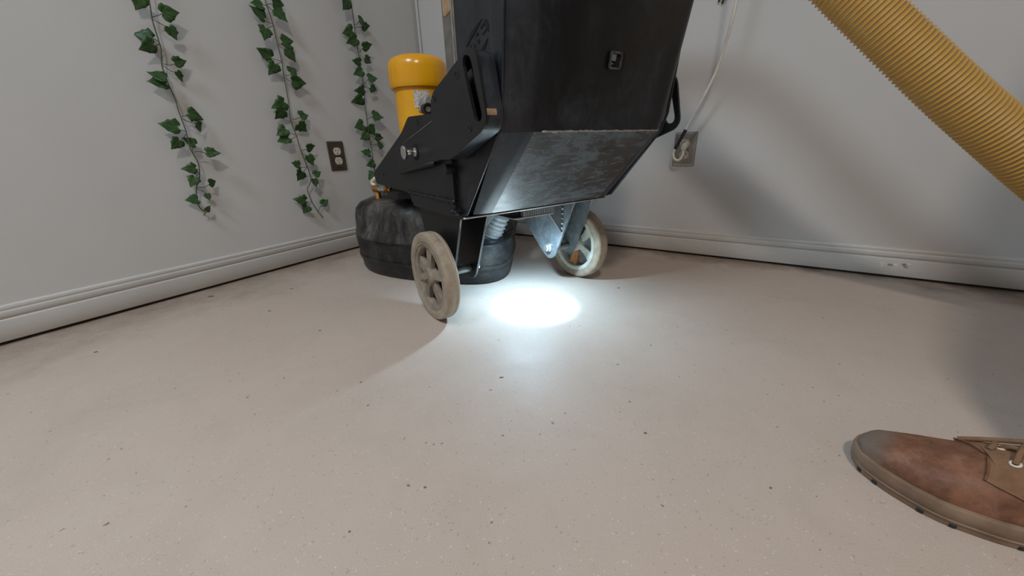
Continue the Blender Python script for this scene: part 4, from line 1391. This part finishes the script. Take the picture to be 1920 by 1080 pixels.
# eyelet flaps (quarters)
for sg in (-1, 1):
    bm = bm_new(); rows = []
    for k in range(22):
        f = k / 21
        x0 = -0.031 + 0.20 * f
        tl = -0.42 - 0.44 * min(1, (x0 + 0.031) / 0.05) ** 0.9
        if f > 0.25: tl = max(tl, -0.93)
        th = -0.02 - 0.10 * f
        row = []
        for q in range(9):
            t = tl + (th - tl) * q / 8
            xx = x0 + (0.010 * (q / 8) if k == 0 else 0.010 * (q / 8) * (1 - f))
            row.append(bm.verts.new(upper_pt(xx, t if sg == -1 else -t + 0.0, 0.0022)))
        rows.append(row)
    for A, B in zip(rows, rows[1:]):
        for q in range(8): bm.faces.new((A[q], A[q + 1], B[q + 1], B[q]))
    bmesh.ops.recalc_face_normals(bm, faces=bm.faces[:])
    if sum(f.normal.z for f in bm.faces) < 0: bmesh.ops.reverse_faces(bm, faces=bm.faces[:])
    bmesh.ops.solidify(bm, geom=bm.faces[:], thickness=0.0022)
    qu = obj('eyelet_flap', bm, MAT['suede'], SH, True, 50)
    # edge stitching
    bm = bm_new(); add_tube(bm, [upper_pt(-0.031 + 0.010 * q / 8, (-0.42 + 0.40 * q / 8) * (1 if sg == -1 else -1), 0.0026) for q in range(9)], 0.0010, 6)
    obj('flap_edge', bm, MAT['leather'], qu, True)
    for k, xe in enumerate((-0.006, 0.022, 0.050)):
        c = upper_pt(xe, -0.115 if sg == -1 else 0.115, 0.0035)
        a = upper_pt(xe + 0.004, -0.115 if sg == -1 else 0.115, 0.0035) - c
        b = upper_pt(xe, -0.16 if sg == -1 else 0.16, 0.0035) - c
        n = a.cross(b).normalized(); n = n if n.z > 0 else -n
        a = a.normalized(); b = n.cross(a)
        bm = bm_new()
        add_lathe(bm, [(0.0024, -0.0006), (0.0046, -0.0006), (0.0048, 0.0004), (0.0040, 0.0012), (0.0028, 0.0010)], lambda x, y, h: c + a * x + b * y + n * h, 22, close=True)
        obj('eyelet', bm, MAT['white_plastic'], qu, True, 50)
        bm = bm_new()
        add_lathe(bm, [(0.0, 0.0), (0.0026, 0.0), (0.0026, -0.001), (0.0, -0.001)], lambda x, y, h: c + a * x + b * y + n * h, 12)
        obj('eyelet_hole', bm, MAT['trim_dark'], qu)
# tongue
bm = bm_new(); rows = []
for k in range(14):
    x = -0.020 + 0.125 * k / 13
    rows.append([bm.verts.new(upper_pt(x, t, 0.0012 + 0.0030 * (1 - abs(t) / 0.26))) for t in (-0.2, -0.13, -0.06, 0.0, 0.08, 0.16, 0.24)])
for A, B in zip(rows, rows[1:]):
    for q in range(6): bm.faces.new((A[q], A[q + 1], B[q + 1], B[q]))
bmesh.ops.recalc_face_normals(bm, faces=bm.faces[:])
if sum(f.normal.z for f in bm.faces) < 0: bmesh.ops.reverse_faces(bm, faces=bm.faces[:])
bmesh.ops.solidify(bm, geom=bm.faces[:], thickness=0.003)
obj('tongue', bm, MAT['suede'], SH, True, 60)
# laces
for pts in ([(-0.006, -0.115, 0.003), (-0.004, -0.06, 0.008), (0.003, 0.02, 0.0115), (0.010, 0.10, 0.010), (0.020, 0.125, 0.004)],
            [(-0.006, 0.115, 0.003), (-0.002, 0.06, 0.008), (0.006, 0.00, 0.0085), (0.014, -0.07, 0.008), (0.021, -0.115, 0.004)],
            [(0.022, -0.115, 0.003), (0.026, -0.05, 0.009), (0.034, 0.05, 0.009), (0.049, 0.115, 0.004)], [(0.022, 0.115, 0.003), (0.028, 0.03, 0.009), (0.036, -0.06, 0.009), (0.049, -0.115, 0.004)],
            [(-0.016, 0.06, 0.004), (-0.012, 0.10, 0.007), (-0.008, 0.19, 0.006)],
            [(-0.030, 0.34, 0.0035), (-0.020, 0.31, 0.005), (-0.008, 0.26, 0.007), (0.010, 0.20, 0.009), (0.03, 0.19, 0.010), (0.05, 0.22, 0.009)]):
    bm = bm_new(); add_tube(bm, smooth_path([upper_pt(x, t, o) for x, t, o in pts], 6), 0.0028, 8)
    obj('shoelace', bm, MAT['suede'], SH, True)

# ---------------------------------------------------------------- ceiling lamps
for k, ((x, y), pw, colr, rad) in enumerate(CEIL_LAMPS):
    root = empty('ceiling_lamp', (x, y, ROOM_H))
    tag(root, ('round white ceiling lamp nearer the corner', 'round white ceiling lamp farther from the corner')[k], 'lamp', 'ceiling lamps')
    bm = bm_new(); add_lathe(bm, [(0.0, 0.0), (rad + 0.03, 0.0), (rad + 0.03, -0.03), (rad + 0.005, -0.04), (rad, -0.03), (0.0, -0.03)], lambda a, b, h: Vector((a, b, h)), 40)
    obj('housing', bm, MAT['white_plastic'], root, True, 40)
    t = NT('lit_diffuser'); t.b.inputs['Emission Color'].default_value = (*colr, 1); t.b.inputs['Emission Strength'].default_value = 6.0
    bm = bm_new(); add_lathe(bm, [(0.0, -0.033), (rad, -0.033), (rad, -0.031), (0.0, -0.031)], lambda a, b, h: Vector((a, b, h)), 40)
    obj('diffuser', bm, t.set((0.9, 0.9, 0.9), 0.4), root)
    ld = bpy.data.lights.new('ceiling_light', 'AREA'); ld.shape = 'DISK'; ld.size = rad * 2; ld.energy = pw; ld.color = colr
    lo = bpy.data.objects.new('ceiling_light', ld); COL.objects.link(lo); lo.parent = root; lo.location = (0, 0, -0.05)

# ---------------------------------------------------------------- the operator who wears the shoe, standing beside the camera
def build_person():
    J = {'pelvis': (0.945, 0.235, 0.93, 0.140), 'waist': (0.965, 0.232, 1.08, 0.125), 'chest': (0.985, 0.230, 1.27, 0.140), 'collar': (0.985, 0.232, 1.40, 0.110), 'neck': (0.978, 0.236, 1.49, 0.052),
         'skull': (0.960, 0.246, 1.60, 0.085), 'crown': (0.952, 0.250, 1.71, 0.070),
         'hip_l': (0.890, 0.160, 0.88, 0.105), 'knee_l': (0.725, 0.225, 0.50, 0.072), 'calf_l': (0.700, 0.232, 0.32, 0.070), 'ankle_l': (0.672, 0.243, 0.112, 0.052),
         'hip_r': (0.985, 0.315, 0.88, 0.105), 'knee_r': (0.985, 0.335, 0.50, 0.072), 'calf_r': (1.040, 0.325, 0.32, 0.070), 'ankle_r': (1.085, 0.310, 0.112, 0.052),
         'sho_l': (0.895, 0.070, 1.38, 0.068), 'elb_l': (0.900, 0.040, 1.10, 0.050), 'wri_l': (0.830, 0.090, 0.88, 0.034),
         'sho_r': (1.075, 0.395, 1.38, 0.068), 'elb_r': (1.110, 0.430, 1.10, 0.050), 'wri_r': (1.060, 0.450, 0.86, 0.034)}
    E = [('pelvis', 'waist'), ('waist', 'chest'), ('chest', 'collar'), ('collar', 'neck'), ('neck', 'skull'), ('skull', 'crown'), ('pelvis', 'hip_l'), ('hip_l', 'knee_l'), ('knee_l', 'calf_l'), ('calf_l', 'ankle_l'),
         ('pelvis', 'hip_r'), ('hip_r', 'knee_r'), ('knee_r', 'calf_r'), ('calf_r', 'ankle_r'), ('collar', 'sho_l'), ('sho_l', 'elb_l'), ('elb_l', 'wri_l'), ('collar', 'sho_r'), ('sho_r', 'elb_r'), ('elb_r', 'wri_r')]
    # hands: palm and five fingers closed round a bar
    for h, wr_ in (('l', 'wri_l'), ('r', 'wri_r')):
        w = Vector(J[wr_][:3]); d = (w - Vector(J['elb_' + h][:3])).normalized(); sd = Vector((0.49, 0.87, 0)) * (1 if h == 'l' else -1)
        J['palm_' + h] = (*(w + d * 0.055), 0.030); E.append((wr_, 'palm_' + h))
        for k in range(4):
            o = sd * (0.027 - 0.018 * k)
            a = w + d * 0.085 + o; b = a + d * 0.032 + Vector((0, 0, -0.012)); c = b + d * 0.004 + Vector((0, 0, -0.026))
            for nm, p in (('a', a), ('b', b), ('c', c)): J['f%d%s_%s' % (k, nm, h)] = (*p, 0.009)
            E += [('palm_' + h, 'f%da_%s' % (k, h)), ('f%da_%s' % (k, h), 'f%db_%s' % (k, h)), ('f%db_%s' % (k, h), 'f%dc_%s' % (k, h))]
        a = w + d * 0.04 + sd * 0.035; b = a + d * 0.03 + sd * 0.012 + Vector((0, 0, -0.015))
        J['ta_' + h] = (*a, 0.011); J['tb_' + h] = (*b, 0.009); E += [('palm_' + h, 'ta_' + h), ('ta_' + h, 'tb_' + h)]
    names = list(J)
    root = Vector((0.885, 0.27, 0.0))
    me = bpy.data.meshes.new('person')
    me.from_pydata([Vector(J[n][:3]) - root for n in names], [(names.index(a), names.index(b)) for a, b in E], [])
    o = bpy.data.objects.new('person', me); COL.objects.link(o); o.location = root
    sk = o.modifiers.new('skin', 'SKIN')
    if not me.skin_vertices: me.skin_vertices.new() if hasattr(me.skin_vertices, 'new') else None
    for n, v in zip(names, me.skin_vertices[0].data):
        r = J[n][3]; v.radius = (r, r); v.use_root = (n == 'pelvis')
    sb = o.modifiers.new('sub', 'SUBSURF'); sb.levels = 1; sb.render_levels = 1
    dg = bpy.context.evaluated_depsgraph_get()
    em = bpy.data.meshes.new_from_object(o.evaluated_get(dg))
    o.modifiers.clear(); o.data = em
    for m in (MAT['denim'], MAT['shirt'], MAT['skin']): em.materials.append(m)
    for p in em.polygons:
        z = p.center.z
        p.use_smooth = True
        q = p.center + root
        hand = any((q - Vector(J[k][:3])).length < 0.10 and z < J[w_][2] for k, w_ in (('palm_l', 'wri_l'), ('palm_r', 'wri_r')))
        arm = any((q - (Vector(J[a][:3]) + Vector(J[b][:3])) / 2).length < 0.13 for a, b in (('elb_l', 'wri_l'), ('elb_r', 'wri_r'))) and not (q - Vector((0.945, 0.235, 0.93))).length < 0.16
        p.material_index = 2 if (z > 1.45 or hand) else (1 if (z > 0.96 or arm) else 0)
    return o


MAT['denim'] = simple('dark_work_trousers', (0.035, 0.04, 0.055), 0.85, 0, 0.2, 90)
MAT['shirt'] = simple('grey_work_shirt', (0.10, 0.10, 0.105), 0.85, 0, 0.15, 60)
MAT['skin'] = simple('skin', (0.50, 0.30, 0.21), 0.55, 0, 0.08, 30)
MAT['hair'] = simple('brown_hair', (0.05, 0.03, 0.02), 0.6, 0, 0.3, 120)
PE = build_person()
tag(PE, 'person in dark work trousers and grey shirt standing in the brown shoe', 'person')
c = Vector((0.955, 0.249, 1.645)) - PE.location
f = Vector((-0.87, 0.49, 0))
sd = Vector((0.49, 0.87, 0))
bm = bm_new()
bmesh.ops.create_uvsphere(bm, u_segments=20, v_segments=12, radius=1.0, matrix=Matrix.Translation(c + Vector((0, 0, 0.03)) - f * 0.014) @ Matrix.Diagonal((0.098, 0.094, 0.088, 1)))
obj('hair', bm, MAT['hair'], PE, True)
for s in (-1, 1):
    bm = bm_new(); bmesh.ops.create_uvsphere(bm, u_segments=10, v_segments=8, radius=0.010, matrix=Matrix.Translation(c + f * 0.082 + sd * 0.030 * s - Vector((0, 0, 0.01))))
    obj('eye', bm, MAT['white_plastic'], PE, True)
    bm = bm_new(); bmesh.ops.create_uvsphere(bm, u_segments=10, v_segments=8, radius=1.0, matrix=Matrix.Translation(c + sd * 0.090 * s - Vector((0, 0, 0.02))) @ Matrix.Diagonal((0.014, 0.010, 0.03, 1)))
    obj('ear', bm, MAT['skin'], PE, True)
bm = bm_new(); add_tube(bm, [c + f * 0.080 + Vector((0, 0, 0.0)), c + f * 0.100 - Vector((0, 0, 0.035)), c + f * 0.082 - Vector((0, 0, 0.042))], [0.008, 0.014, 0.008], 10)
obj('nose', bm, MAT['skin'], PE, True)
# the other shoe, on the rear foot
S2 = SH.copy(); COL.objects.link(S2)
S2.location = Vector((1.085, 0.31, 0)) - Matrix.Rotation(SROT, 3, 'Z') @ Vector((0.12, 0, 0)); S2.scale = (1, -1, 1)
tag(S2, 'other brown work shoe, on the rear foot of the person', 'shoe', 'work shoes')
SH['group'] = 'work shoes'
for ch in list(SH.children):
    k = ch.copy(); COL.objects.link(k); k.parent = S2
    for g in ch.children:
        q = g.copy(); COL.objects.link(q); q.parent = k
